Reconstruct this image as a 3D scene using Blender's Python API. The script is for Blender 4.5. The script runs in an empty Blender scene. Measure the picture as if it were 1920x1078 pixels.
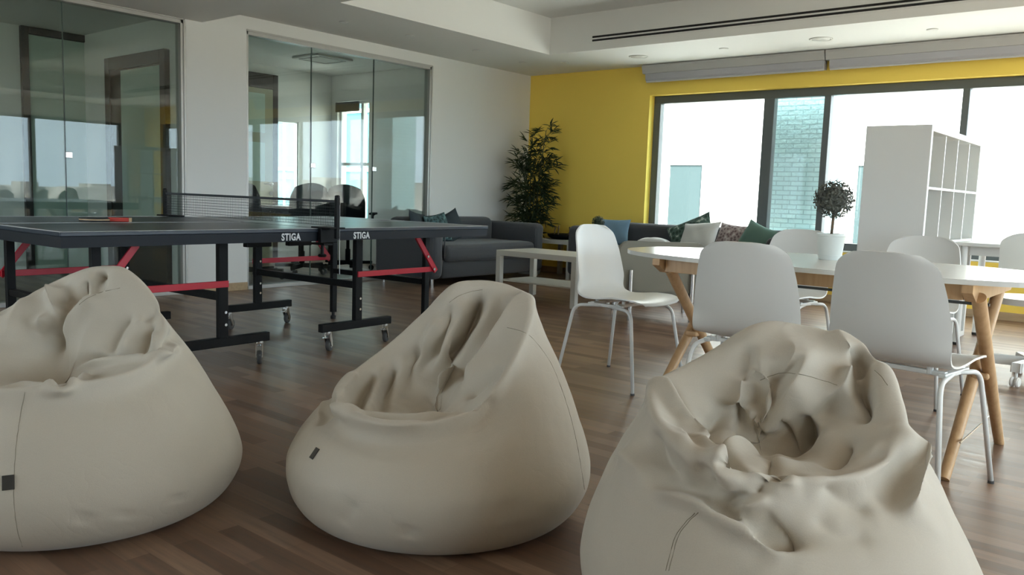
import bpy, bmesh, math, random
import numpy as np
from mathutils import Vector, Matrix, Euler
PI = math.pi
random.seed(7)
SC = bpy.context.scene
COL = SC.collection

# ------------------------------------------------------------------ materials
def nodes_of(name):
    m = bpy.data.materials.new(name); m.use_nodes = True
    nt = m.node_tree; nt.nodes.clear()
    out = nt.nodes.new('ShaderNodeOutputMaterial')
    return m, nt, out
def N(nt, kind, **kw):
    n = nt.nodes.new(kind)
    for k, v in kw.items():
        if k in n.inputs.keys(): n.inputs[k].default_value = v
        else: setattr(n, k, v)
    return n
def L(nt, a, b): nt.links.new(a, b)
def ramp(nt, stops, interp='LINEAR'):
    r = nt.nodes.new('ShaderNodeValToRGB'); r.color_ramp.interpolation = interp
    el = r.color_ramp.elements
    while len(el) < len(stops): el.new(0.5)
    for e, (p, c) in zip(el, stops): e.position = p; e.color = (c[0], c[1], c[2], 1)
    return r
def mat(name, col, rough=.5, metal=0., bump=0., scale=60., var=.0, spec=.5, sheen=0., coat=0.):
    m, nt, out = nodes_of(name)
    b = N(nt, 'ShaderNodeBsdfPrincipled')
    b.inputs['Base Color'].default_value = (*col, 1); b.inputs['Roughness'].default_value = rough
    b.inputs['Metallic'].default_value = metal; b.inputs['Specular IOR Level'].default_value = spec
    if sheen: b.inputs['Sheen Weight'].default_value = sheen
    if coat: b.inputs['Coat Weight'].default_value = coat
    L(nt, b.outputs[0], out.inputs[0])
    tc = N(nt, 'ShaderNodeTexCoord')
    nz = N(nt, 'ShaderNodeTexNoise'); nz.inputs['Scale'].default_value = scale; nz.inputs['Detail'].default_value = 4
    L(nt, tc.outputs['Object'], nz.inputs['Vector'])
    if var:
        r = ramp(nt, [(.3, [c*(1-var) for c in col]), (.7, [min(1, c*(1+var)) for c in col])])
        L(nt, nz.outputs['Fac'], r.inputs[0]); L(nt, r.outputs[0], b.inputs['Base Color'])
    if bump:
        bp = N(nt, 'ShaderNodeBump'); bp.inputs['Strength'].default_value = bump; bp.inputs['Distance'].default_value = .004
        L(nt, nz.outputs['Fac'], bp.inputs['Height']); L(nt, bp.outputs[0], b.inputs['Normal'])
    return m
def glass_mat(name, tint, refl=1.0, ior=1.5):
    m, nt, out = nodes_of(name)
    tr = N(nt, 'ShaderNodeBsdfTransparent'); tr.inputs[0].default_value = (*tint, 1)
    gl = N(nt, 'ShaderNodeBsdfGlossy'); gl.inputs['Roughness'].default_value = 0.0; gl.inputs[0].default_value = (refl, refl, refl, 1)
    geo = N(nt, 'ShaderNodeNewGeometry')
    mx = N(nt, 'ShaderNodeMix'); mx.data_type = 'FLOAT'
    mx.inputs[2].default_value = ior; mx.inputs[3].default_value = 1/ior
    L(nt, geo.outputs['Backfacing'], mx.inputs[0])
    fr = N(nt, 'ShaderNodeFresnel'); L(nt, mx.outputs[0], fr.inputs['IOR'])
    ms = N(nt, 'ShaderNodeMixShader')
    L(nt, fr.outputs[0], ms.inputs[0]); L(nt, tr.outputs[0], ms.inputs[1]); L(nt, gl.outputs[0], ms.inputs[2])
    L(nt, ms.outputs[0], out.inputs[0])
    return m
def wood_mat(name, c1, c2, scale=3., rough=.5, axis=(1, 12, 12)):
    m, nt, out = nodes_of(name)
    b = N(nt, 'ShaderNodeBsdfPrincipled'); b.inputs['Roughness'].default_value = rough
    tc = N(nt, 'ShaderNodeTexCoord'); mp = N(nt, 'ShaderNodeMapping'); mp.inputs['Scale'].default_value = axis
    nz = N(nt, 'ShaderNodeTexNoise'); nz.inputs['Scale'].default_value = scale; nz.inputs['Detail'].default_value = 6
    L(nt, tc.outputs['Object'], mp.inputs[0]); L(nt, mp.outputs[0], nz.inputs['Vector'])
    r = ramp(nt, [(.3, c1), (.7, c2)]); L(nt, nz.outputs['Fac'], r.inputs[0]); L(nt, r.outputs[0], b.inputs['Base Color'])
    L(nt, b.outputs[0], out.inputs[0])
    return m
def floor_mat():
    # three-strip laminate: staves run along X
    m, nt, out = nodes_of('laminate_floor')
    b = N(nt, 'ShaderNodeBsdfPrincipled'); b.inputs['Roughness'].default_value = .34; b.inputs['Specular IOR Level'].default_value = .5
    tc = N(nt, 'ShaderNodeTexCoord'); 
    br = N(nt, 'ShaderNodeTexBrick'); br.offset = .37; br.squash = 1.
    br.inputs['Scale'].default_value = 1.; br.inputs['Brick Width'].default_value = .62; br.inputs['Row Height'].default_value = .064
    br.inputs['Mortar Size'].default_value = .0007; br.inputs['Mortar Smooth'].default_value = .2; br.inputs['Bias'].default_value = 0.
    br.inputs['Color1'].default_value = (0, 0, 0, 1); br.inputs['Color2'].default_value = (1, 1, 1, 1); br.inputs['Mortar'].default_value = (.3, .3, .3, 1)
    L(nt, tc.outputs['Object'], br.inputs['Vector'])
    mp = N(nt, 'ShaderNodeMapping'); mp.inputs['Scale'].default_value = (1.6, 34, 1)
    nz = N(nt, 'ShaderNodeTexNoise'); nz.inputs['Scale'].default_value = 1.6; nz.inputs['Detail'].default_value = 8; nz.inputs['Roughness'].default_value = .65
    L(nt, tc.outputs['Object'], mp.inputs[0]); L(nt, mp.outputs[0], nz.inputs['Vector'])
    r1 = ramp(nt, [(0, FLOOR_A), (.5, FLOOR_B), (1, FLOOR_C)]); L(nt, br.outputs['Color'], r1.inputs[0])
    r2 = ramp(nt, [(.3, (.5, .5, .5)), (.72, (1.25, 1.25, 1.25))]); L(nt, nz.outputs['Fac'], r2.inputs[0])
    mx = N(nt, 'ShaderNodeMix'); mx.data_type = 'RGBA'; mx.blend_type = 'MULTIPLY'; mx.inputs[0].default_value = .8
    L(nt, r1.outputs[0], mx.inputs[6]); L(nt, r2.outputs[0], mx.inputs[7]); L(nt, mx.outputs[2], b.inputs['Base Color'])
    rr = ramp(nt, [(.3, (.28,)*3), (.8, (.5,)*3)]); L(nt, nz.outputs['Fac'], rr.inputs[0]); L(nt, rr.outputs[0], b.inputs['Roughness'])
    bp = N(nt, 'ShaderNodeBump'); bp.inputs['Strength'].default_value = .15; bp.inputs['Distance'].default_value = .001
    L(nt, nz.outputs['Fac'], bp.inputs['Height']); L(nt, bp.outputs[0], b.inputs['Normal'])
    L(nt, b.outputs[0], out.inputs[0])
    return m
def stone_mat():
    m, nt, out = nodes_of('stone_cladding')
    b = N(nt, 'ShaderNodeBsdfPrincipled'); b.inputs['Roughness'].default_value = .9
    tc = N(nt, 'ShaderNodeTexCoord'); mp = N(nt, 'ShaderNodeMapping'); mp.inputs['Rotation'].default_value = (PI/2, 0, 0)
    br = N(nt, 'ShaderNodeTexBrick'); br.inputs['Scale'].default_value = 1.; br.inputs['Brick Width'].default_value = .16; br.inputs['Row Height'].default_value = .05
    br.inputs['Mortar Size'].default_value = .006; br.inputs['Color1'].default_value = (.60, .84, .88, 1); br.inputs['Color2'].default_value = (.68, .93, .96, 1); br.inputs['Mortar'].default_value = (.42, .64, .68, 1)
    L(nt, tc.outputs['Object'], mp.inputs[0]); L(nt, mp.outputs[0], br.inputs['Vector']); L(nt, br.outputs['Color'], b.inputs['Base Color'])
    nz = N(nt, 'ShaderNodeTexNoise'); nz.inputs['Scale'].default_value = 18; nz.inputs['Detail'].default_value = 5
    bp = N(nt, 'ShaderNodeBump'); bp.inputs['Strength'].default_value = .8; bp.inputs['Distance'].default_value = .02
    L(nt, tc.outputs['Object'], nz.inputs['Vector']); L(nt, nz.outputs['Fac'], bp.inputs['Height']); L(nt, bp.outputs[0], b.inputs['Normal'])
    L(nt, b.outputs[0], out.inputs[0]); return m
def pattern_mat(name, base, dark, light, scale):
    # printed leaves: voronoi patches over a base cloth
    m, nt, out = nodes_of(name)
    b = N(nt, 'ShaderNodeBsdfPrincipled'); b.inputs['Roughness'].default_value = .9
    tc = N(nt, 'ShaderNodeTexCoord'); mp = N(nt, 'ShaderNodeMapping'); mp.inputs['Scale'].default_value = (1, 2.6, 1); mp.inputs['Rotation'].default_value = (.3, .5, .8)
    vo = N(nt, 'ShaderNodeTexVoronoi'); vo.inputs['Scale'].default_value = scale
    L(nt, tc.outputs['Object'], mp.inputs[0]); L(nt, mp.outputs[0], vo.inputs['Vector'])
    r = ramp(nt, [(0, dark), (.35, dark), (.45, base), (.7, base), (.8, light)]); L(nt, vo.outputs['Distance'], r.inputs[0])
    L(nt, r.outputs[0], b.inputs['Base Color']); L(nt, b.outputs[0], out.inputs[0]); return m
FLOOR_A, FLOOR_B, FLOOR_C = (.142, .080, .050), (.215, .130, .085), (.300, .192, .128)
M = {}
M['floor'] = floor_mat()
M['white_wall'] = mat('white_wall_paint', (.72, .72, .70), .75, bump=.03, scale=90)
M['ceiling'] = mat('white_ceiling_paint', (.74, .74, .72), .8, bump=.02, scale=90)
M['yellow'] = mat('yellow_wall_paint', (.90, .65, .11), .62, bump=.03, scale=90)
M['skirting'] = wood_mat('skirting_wood', (.36, .25, .14), (.46, .33, .19), 4)
M['alu'] = mat('brushed_aluminium', (.42, .41, .39), .42, .6)
M['dark_frame'] = mat('dark_grey_window_frame', (.095, .11, .11), .45)
M['glass'] = glass_mat('clear_window_glass', (.97, .99, .985))
M['partition_glass'] = glass_mat('partition_glass', (.90, .95, .93), 1.0, 1.40)
M['frosted'] = mat('frosted_pale_green_glass', (.40, .50, .43), .35)
M['dark_wood'] = mat('dark_brown_door_frame', (.035, .028, .024), .45)
M['door_leaf'] = mat('olive_door_leaf', (.30, .30, .20), .5)
M['chrome'] = mat('chrome', (.60, .60, .60), .18, 1.)
M['black_metal'] = mat('black_powder_coat', (.005, .0055, .006), .5, spec=.18)
M['red_metal'] = mat('red_powder_coat', (.52, .012, .035), .35)
M['table_blue'] = mat('dark_blue_table_top', (.020, .030, .046), .30, spec=.5)
M['table_apron'] = mat('blue_black_apron', (.008, .011, .017), .45, spec=.2)
M['white_line'] = mat('white_line_paint', (.7, .72, .74), .5)
M['net'] = mat('dark_net_cord', (.03, .035, .04), .8)
M['net_tape'] = mat('dark_net_tape', (.035, .04, .045), .7)
M['rubber'] = mat('grey_rubber', (.06, .06, .06), .7)
M['black_rubber'] = mat('black_rubber', (.015, .015, .015), .6)
M['red_rubber'] = mat('red_bat_rubber', (.5, .045, .03), .5)
M['bat_wood'] = wood_mat('bat_wood', (.5, .33, .18), (.6, .42, .25), 8)
M['sofa'] = mat('charcoal_sofa_cloth', (.055, .058, .064), .95, bump=.25, scale=260, var=.18, sheen=.15)
M['white_plastic'] = mat('white_shell_plastic', (.74, .75, .73), .38)
M['white_metal'] = mat('white_lacquered_steel', (.74, .75, .73), .35)
M['white_lam'] = mat('white_laminate', (.72, .73, .71), .42)
M['table_white'] = mat('white_table_laminate', (.74, .75, .72), .22)
M['birch'] = wood_mat('birch_wood', (.50, .31, .155), (.60, .39, .21), 5, .45, (10, 10, 1.2))
M['lack'] = mat('white_coffee_table_lacquer', (.58, .57, .52), .4)
M['taupe'] = mat('taupe_chair_upholstery', (.27, .26, .215), .85, bump=.2, scale=220)
def bean_mat():
    m = mat('beige_bean_bag_fabric', BEAN, .68, bump=.10, scale=420, var=.03, sheen=.2); nt = m.node_tree
    b = next(n for n in nt.nodes if n.type == 'BSDF_PRINCIPLED'); bp0 = next(n for n in nt.nodes if n.type == 'BUMP')
    tc = next(n for n in nt.nodes if n.type == 'TEX_COORD')
    wz = N(nt, 'ShaderNodeTexNoise'); wz.inputs['Scale'].default_value = 3.; wz.inputs['Detail'].default_value = 2
    va = N(nt, 'ShaderNodeVectorMath'); va.operation = 'MULTIPLY_ADD'; va.inputs[1].default_value = (.35, .35, .35)
    L(nt, tc.outputs['Object'], wz.inputs['Vector']); L(nt, wz.outputs['Color'], va.inputs[0]); L(nt, tc.outputs['Object'], va.inputs[2])
    cr = N(nt, 'ShaderNodeTexNoise'); cr.inputs['Scale'].default_value = 7.; cr.inputs['Detail'].default_value = 3; cr.inputs['Roughness'].default_value = .5
    L(nt, va.outputs[0], cr.inputs['Vector'])
    ab = N(nt, 'ShaderNodeMath'); ab.operation = 'SUBTRACT'; ab.inputs[1].default_value = .5; L(nt, cr.outputs['Fac'], ab.inputs[0])
    a2 = N(nt, 'ShaderNodeMath'); a2.operation = 'ABSOLUTE'; L(nt, ab.outputs[0], a2.inputs[0])
    a3 = N(nt, 'ShaderNodeMath'); a3.operation = 'POWER'; a3.inputs[1].default_value = .6; L(nt, a2.outputs[0], a3.inputs[0])
    bp = N(nt, 'ShaderNodeBump'); bp.inputs['Strength'].default_value = .14; bp.inputs['Distance'].default_value = .012
    L(nt, a3.outputs[0], bp.inputs['Height']); L(nt, bp.outputs[0], bp0.inputs['Normal'])
    return m
BEAN = (.490, .440, .362)
M['bean'] = bean_mat()
M['seam'] = mat('dark_beige_seam_thread', (.24, .21, .155), .8)
M['tag'] = mat('dark_leather_tag', (.03, .026, .02), .5)
M['pot'] = mat('white_ceramic', (.72, .76, .74), .3)
M['soil'] = mat('dark_soil', (.05, .04, .03), .95, bump=.5, scale=80)
M['trunk'] = mat('thin_brown_trunk', (.16, .11, .07), .8, bump=.3)
M['leaf'] = mat('dark_bamboo_leaf', (.022, .040, .014), .5, var=.35, scale=9)
M['cane'] = mat('bamboo_cane', (.07, .075, .03), .5)
M['boxwood'] = mat('grey_green_boxwood_leaf', (.10, .108, .09), .6, var=.4, scale=30)
M['boxwood_dark'] = mat('dark_green_boxwood_leaf', (.02, .035, .015), .6, var=.4, scale=30)
M['cush_teal'] = pattern_mat('teal_leaf_print_cloth', (.04, .085, .09), (.012, .03, .028), (.12, .20, .20), 26)
M['cush_dark'] = mat('dark_grey_green_cloth', (.03, .04, .045), .95, bump=.2, scale=200)
M['cush_leaf'] = pattern_mat('green_leaf_print_cloth', (.06, .10, .08), (.02, .04, .03), (.32, .36, .32), 20)
M['cush_grey'] = mat('light_grey_cloth', (.52, .52, .50), .95, bump=.15, scale=200)
M['cush_floral'] = pattern_mat('floral_print_cloth', (.30, .24, .23), (.14, .10, .10), (.45, .40, .38), 30)
M['cush_green'] = mat('bottle_green_cloth', (.09, .16, .13), .95, bump=.2, scale=200)
M['cush_blue'] = mat('slate_blue_cloth', (.13, .21, .28), .95, bump=.2, scale=200)
M['blind'] = mat('grey_roller_blind', (.40, .395, .42), .8)
M['blind_case'] = mat('light_grey_blind_case', (.47, .465, .45), .6)
M['vent_black'] = mat('black_slot', (.012, .012, .012), .8)
M['lamp_ring'] = mat('white_lamp_ring', (.60, .60, .58), .4)
M['lamp_lens'] = mat('frosted_lamp_lens', (.66, .66, .64), .3)
M['office_black'] = mat('black_office_fabric', (.012, .014, .017), .8)
M['desk_dark'] = mat('dark_desk_laminate', (.05, .06, .065), .4)
M['stone'] = stone_mat()
M['facade'] = mat('white_render_facade', (.78, .79, .77), .9, bump=.1, scale=5)
M['far_pane'] = mat('far_window_shutter', (.05, .074, .078), .9, spec=.1)
M['town'] = mat('pale_town_walls', (.46, .44, .41), .9, var=.6, scale=.12)
M['ground'] = mat('dry_ground', (.45, .43, .38), .95, var=.3, scale=.05)

# ------------------------------------------------------------------ mesh helpers
def link_mesh(name, me, m=None, parent=None, smooth=False):
    o = bpy.data.objects.new(name, me); COL.objects.link(o)
    if m: me.materials.append(m)
    if smooth:
        me.polygons.foreach_set('use_smooth', [True]*len(me.polygons))
    if parent: o.parent = parent
    return o
def obj(name, bm, m=None, parent=None, smooth=False, angle=None):
    me = bpy.data.meshes.new(name)
    bmesh.ops.recalc_face_normals(bm, faces=bm.faces)
    bm.to_mesh(me); bm.free()
    o = link_mesh(name, me, m, parent, smooth or angle is not None)
    if angle is not None: me.set_sharp_from_angle(angle=math.radians(angle))
    return o
def thing(name, label, cat, loc=(0, 0, 0), rot=(0, 0, 0), group=None):
    o = bpy.data.objects.new(name, None); COL.objects.link(o); o.empty_display_size = .1
    o.location = loc; o.rotation_euler = rot if hasattr(rot, '__len__') else (0, 0, rot)
    o['label'] = label; o['category'] = cat
    if group: o['group'] = group
    return o
def tag(o, label, cat, group=None, kind=None):
    o['label'] = label; o['category'] = cat
    if group: o['group'] = group
    if kind: o['kind'] = kind
    return o
def struct(o, label=None, cat=None):
    o['kind'] = 'structure'
    if label: o['label'] = label
    if cat: o['category'] = cat
    return o
def B(): return bmesh.new()
def box(bm, x0, x1, y0, y1, z0, z1, bev=0., seg=2, mtx=None):
    r = bmesh.ops.create_cube(bm, size=1.)
    vs = r['verts']
    for v in vs: v.co = Vector(((x0+x1)/2+v.co.x*(x1-x0), (y0+y1)/2+v.co.y*(y1-y0), (z0+z1)/2+v.co.z*(z1-z0)))
    if mtx is not None:
        for v in vs: v.co = mtx @ v.co
    if bev:
        es = list({e for v in vs for e in v.link_edges})
        bmesh.ops.bevel(bm, geom=es, offset=bev, segments=seg, affect='EDGES', profile=.5)
    return bm
def tube(bm, pts, r, seg=10, cap=True, closed=False):
    pts = [Vector(p) for p in pts]; n = len(pts)
    rs = r if hasattr(r, '__len__') else [r]*n
    rings = []; up = None
    for i, p in enumerate(pts):
        if closed: t = (pts[(i+1) % n]-pts[i-1])
        else: t = (pts[min(i+1, n-1)]-pts[max(i-1, 0)])
        if t.length < 1e-9: t = Vector((0, 0, 1))
        t.normalize()
        if up is None:
            up = Vector((0, 0, 1)) if abs(t.z) < .9 else Vector((1, 0, 0))
        a = t.cross(up)
        if a.length < 1e-6: a = t.cross(Vector((0, 1, .1)))
        a.normalize(); b = a.cross(t).normalized(); up = b
        rings.append([bm.verts.new(p+(a*math.cos(2*PI*k/seg)+b*math.sin(2*PI*k/seg))*rs[i]) for k in range(seg)])
    for i in range(n if closed else n-1):
        A, C = rings[i], rings[(i+1) % n]
        for k in range(seg):
            try: bm.faces.new((A[k], A[(k+1) % seg], C[(k+1) % seg], C[k]))
            except ValueError: pass
    if cap and not closed:
        bm.faces.new(list(reversed(rings[0]))); bm.faces.new(rings[-1])
    return bm
def bend(pts, rad, n=5):
    """round the inner corners of a polyline"""
    pts = [Vector(p) for p in pts]; out = [pts[0]]
    for i in range(1, len(pts)-1):
        p = pts[i]; a = (pts[i-1]-p); b = (pts[i+1]-p)
        d = min(rad, a.length*.49, b.length*.49); A = p+a.normalized()*d; Bq = p+b.normalized()*d
        for k in range(n+1):
            t = k/n; out.append(A*(1-t)**2+p*2*t*(1-t)+Bq*t*t)
    out.append(pts[-1]); return out
def lathe(bm, prof, seg=32, c=(0, 0, 0), cap0=True, cap1=True):
    rings = []
    for r, z in prof:
        rings.append([bm.verts.new((c[0]+r*math.cos(2*PI*k/seg), c[1]+r*math.sin(2*PI*k/seg), c[2]+z)) for k in range(seg)])
    for a, b in zip(rings, rings[1:]):
        for k in range(seg): bm.faces.new((a[k], a[(k+1) % seg], b[(k+1) % seg], b[k]))
    if cap0: bm.faces.new(list(reversed(rings[0])))
    if cap1: bm.faces.new(rings[-1])
    return bm
def prism(bm, poly, ext, axis='z', at=0.):
    """poly: 2D outline; extruded by ext along axis from 'at'"""
    def P(a, b, c):
        return {'z': (a, b, c), 'y': (a, c, b), 'x': (c, a, b)}[axis]
    v0 = [bm.verts.new(P(a, b, at)) for a, b in poly]; v1 = [bm.verts.new(P(a, b, at+ext)) for a, b in poly]
    n = len(poly)
    bm.faces.new(v0); bm.faces.new(list(reversed(v1)))
    for i in range(n): bm.faces.new((v0[i], v1[i], v1[(i+1) % n], v0[(i+1) % n]))
    return bm
def grid(bm, nu, nv, fn, closed_u=False):
    V = [[bm.verts.new(fn(i/(nu if closed_u else nu-1), j/(nv-1))) for j in range(nv)] for i in range(nu)]
    for i in range(nu if closed_u else nu-1):
        for j in range(nv-1):
            a, b = V[i], V[(i+1) % nu]
            bm.faces.new((a[j], b[j], b[j+1], a[j+1]))
    return V
def dup(root, loc, rot, label, group=None, name=None):
    r = root.copy(); COL.objects.link(r); r.location = loc; r.rotation_euler = rot if hasattr(rot, '__len__') else (0, 0, rot)
    r['label'] = label
    if group: r['group'] = group
    for ch in list(root.children):
        c = ch.copy(); COL.objects.link(c); c.parent = r
        for g in ch.children:
            d = g.copy(); COL.objects.link(d); d.parent = c
    return r
SKY, SUN, EXPO = 4.0, 14.0, 1.22

# ------------------------------------------------------------------ the room shell
CZ = 2.459; LZ = 2.33; TZ = 2.84         # ceiling, low ceiling by the entrance, raised tray
XR, YB = 10.05, -11.0
b = B(); box(b, -2.55, XR+.2, YB-.2, .25, -.12, 0)
struct(obj('floor', b, M['floor']))
# ceiling: plain slabs around a raised tray; it steps down at Y = -4.1
b = B()
TX0, TX1, TY0, TY1 = 1.18, 8.9, -3.96, -1.155
box(b, 0, TX0, -4.146, 0, CZ, CZ+.06); box(b, TX1, XR+.2, -4.146, 0, CZ, CZ+.06)
box(b, TX0, TX1, TY1, 0, CZ, CZ+.06); box(b, TX0, TX1, -4.146, TY0, CZ, CZ+.06)
box(b, TX0-.06, TX1+.06, TY0-.06, TY1+.06, TZ, TZ+.06)
box(b, TX0-.06, TX0, TY0-.06, TY1+.06, CZ+.06, TZ); box(b, TX1, TX1+.06, TY0-.06, TY1+.06, CZ+.06, TZ)
box(b, TX0, TX1, TY0-.06, TY0, CZ+.06, TZ); box(b, TX0, TX1, TY1, TY1+.06, CZ+.06, TZ)
prism(b, [(-4.146, CZ), (-4.5, LZ), (YB-.2, LZ), (YB-.2, CZ+.06), (-4.146, CZ+.06)], XR+.2, 'x', 0.)
struct(obj('ceiling', b, M['ceiling']))
b = B(); box(b, -2.6, -.12, -9.6, .2, CZ, CZ+.06)
struct(obj('ceiling', b, M['ceiling']))
# left wall (glazed offices)
b = B()
box(b, -.12, 0, -4.66, -4.07, 0, CZ+.06); box(b, -.12, 0, -1.74, 0, 0, CZ+.06)
box(b, -.12, 0, -4.07, -1.74, 2.345, CZ+.06); box(b, -.12, 0, YB, -9.5, 0, CZ)
box(b, -.12, 0, -9.5, -4.66, 2.332, CZ)
struct(obj('wall_left', b, M['white_wall']))
# yellow window wall
WX0, WX1, WZ0, WZ1 = 1.752, 9.5, .5, 2.13
b = B()
box(b, -.12, WX0, 0, .2, 0, CZ+.06); box(b, WX1, XR+.2, 0, .2, 0, CZ+.06)
box(b, WX0, WX1, 0, .2, 0, WZ0); box(b, WX0, WX1, 0, .2, WZ1, CZ+.06)
struct(obj('wall_back', b, M['yellow']))
b = B()
box(b, -.12, WX0, .2005, .24, 0, CZ+.06); box(b, WX1, XR+.2, .2005, .24, 0, CZ+.06)
box(b, WX0, WX1, .2005, .24, 0, WZ0); box(b, WX0, WX1, .2005, .24, WZ1, CZ+.06)
struct(obj('wall_outer_added', b, M['facade']))  # unseen white skin, added to keep yellow bounce light off the stone pier
# right wall and wall behind the camera, both with window bands
b = B()
box(b, XR, XR+.2, -.45, 0, 0, CZ+.06); box(b, XR, XR+.2, YB, -8.4, 0, CZ+.06)
box(b, XR, XR+.2, -8.4, -.45, 0, .5); box(b, XR, XR+.2, -8.4, -.45, 2.13, CZ+.06)
struct(obj('wall_right', b, M['white_wall']))
b = B()
BX0, BX1 = .6, 3.6
box(b, -.12, BX0, YB-.2, YB, 0, CZ); box(b, BX1, XR+.2, YB-.2, YB, 0, CZ)
box(b, BX0, BX1, YB-.2, YB, 0, .5); box(b, BX0, BX1, YB-.2, YB, 2.2, CZ)
struct(obj('wall_front', b, M['white_wall']))
# skirting boards
b = B(); box(b, 0, .014, -4.66, -4.07, 0, .072, .003); struct(obj('baseboard_left', b, M['skirting']))
b = B(); box(b, 0, .014, -1.74, 0, 0, .072, .003); struct(obj('baseboard_left', b, M['skirting']))
b = B(); box(b, .014, XR, -.014, 0, 0, .072, .003); struct(obj('baseboard_back', b, M['skirting']))
b = B(); box(b, XR-.014, XR, YB+.014, -.014, 0, .072, .003); struct(obj('baseboard_right', b, M['skirting']))

def frame_x(bm, x0, x1, y, z0, z1, w, d=.08):      # rectangular frame in a plane y = const
    box(bm, x0, x1, y-d/2, y+d/2, z1-w, z1, .004); box(bm, x0, x1, y-d/2, y+d/2, z0, z0+w, .004)
    box(bm, x0, x0+w, y-d/2, y+d/2, z0+w, z1-w, .004); box(bm, x1-w, x1, y-d/2, y+d/2, z0+w, z1-w, .004)
def frame_y(bm, y0, y1, x, z0, z1, w, d=.08):
    box(bm, x-d/2, x+d/2, y0, y1, z1-w, z1, .004); box(bm, x-d/2, x+d/2, y0, y1, z0, z0+w, .004)
    box(bm, x-d/2, x+d/2, y0, y0+w, z0+w, z1-w, .004); box(bm, x-d/2, x+d/2, y1-w, y1, z0+w, z1-w, .004)
# the big window in the yellow wall
b = B(); frame_x(b, WX0, WX1, .15, WZ0, WZ1, .085, .09)
muls = [(3.07, 3.185), (3.70, 3.765), (4.945, 5.005), (6.2, 6.31), (6.84, 6.9), (8.1, 8.16)]
for a, c in muls: box(b, a, c, .105, .195, WZ0+.085, WZ1-.085, .004)
win = struct(obj('window_1', b, M['dark_frame']))
xs = [WX0+.085]+[v for ac in muls for v in ac]+[WX1-.085]
for i in range(0, len(xs), 2):
    b = B(); box(b, xs[i], xs[i+1], .146, .154, WZ0+.085, WZ1-.085); obj('pane', b, M['glass'], win)
b = B(); box(b, WX0, WX1, .0, .105, WZ0, WZ0+.012, .003); obj('window_sill', b, M['white_lam'], win)
# window band in the right wall
b = B(); frame_y(b, -8.4, -.45, XR+.12, .5, 2.13, .05, .09)
ym = [-2.1, -3.75, -5.4, -7.0]
for y in ym: box(b, XR+.075, XR+.165, y-.05, y+.05, .55, 2.08, .004)
win = struct(obj('window_2', b, M['dark_frame']))
ys = [-8.35]+sorted([v for y in ym for v in (y-.05, y+.05)])+[-.5]
for i in range(0, len(ys), 2):
    b = B(); box(b, XR+.116, XR+.124, ys[i], ys[i+1], .55, 2.08); obj('pane', b, M['glass'], win)
# window band behind the camera
b = B(); frame_x(b, BX0, BX1, YB-.12, .5, 2.2, .05, .09)
xm = [2.1]
for x in xm: box(b, x-.05, x+.05, YB-.165, YB-.075, .55, 2.15, .004)
win = struct(obj('window_3', b, M['dark_frame']))
xs = [BX0+.05]+sorted([v for x in xm for v in (x-.05, x+.05)])+[BX1-.05]
for i in range(0, len(xs), 2):
    b = B(); box(b, xs[i], xs[i+1], YB-.124, YB-.116, .55, 2.15); obj('pane', b, M['glass'], win)

# frameless glass partitions with aluminium channels
def partition(nm, y0, y1, z0, z1, seams, fits):
    b = B()
    box(b, -.09, -.002, y1-.035, y1, z0, z1, .003); box(b, -.075, .006, y1-.012, y1+.004, z0, z1, .002)
    box(b, -.09, -.002, y0, y0+.02, z0, z1, .003)
    box(b, -.09, -.002, y0, y1, z1-.042, z1, .003); box(b, -.075, .006, y0, y1, z1-.012, z1+.004, .002)
    box(b, -.09, -.002, y0, y1, z0, z0+.035, .003)
    w = struct(obj(nm, b, M['alu']))
    ys = [y0+.02]+seams+[y1-.035]
    for a, c in zip(ys, ys[1:]):
        g = B(); box(g, -.052, -.040, a+.003, c-.003, z0+.035, z1-.042); obj('pane', g, M['partition_glass'], w)
    for s in seams:
        g = B(); box(g, -.055, -.037, s-.0014, s+.0014, z0+.035, z1-.042); obj('pane_joint', g, M['seal'], w)
    for s, z in fits:
        g = B(); box(g, -.062, -.030, s-.004, s+.046, z-.024, z+.024, .004)
        box(g, -.031, -.026, s+.012, s+.030, z-.009, z+.009, .002); obj('glass_clip', g, M['chrome'], w)
    return w
M['seal'] = mat('dark_glass_edge', (.06, .09, .08), .4)
partition('window_4', -9.5, -4.66, 0, 2.332, [-8.5, -7.54, -6.58, -5.62], [(-5.62, 1.146), (-7.54, 1.146)])
partition('window_5', -4.07, -1.74, 0, 2.345, [-3.335, -2.55], [(-3.335, 1.175), (-2.55, 1.175)])

# offices behind the glass
b = B(); box(b, -2.55, -2.45, -9.6, -2.06, 0, CZ); box(b, -2.55, -2.45, -1.745, -1.0, 0, CZ)
box(b, -2.55, -2.45, -2.06, -1.745, 0, .60); box(b, -2.55, -2.45, -2.06, -1.745, 1.80, CZ)
struct(obj('wall_office_back', b, M['white_wall']))
b = B(); box(b, -2.45, -.12, -4.45, -4.33, 0, CZ); struct(obj('wall_office_partition', b, M['white_wall']))
b = B(); box(b, -2.45, -.12, -9.6, -9.5, 0, CZ); struct(obj('wall_office_left', b, M['white_wall']))
b = B(); box(b, -2.45, -2.33, -1.22, -1.06, 0, CZ); box(b, -1.68, -.12, -1.22, -1.06, 0, CZ)
box(b, -2.33, -1.68, -1.22, -1.06, 0, .45); box(b, -2.33, -1.68, -1.22, -1.06, 2.11, CZ)
struct(obj('wall_office_right', b, M['white_wall']))
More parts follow.
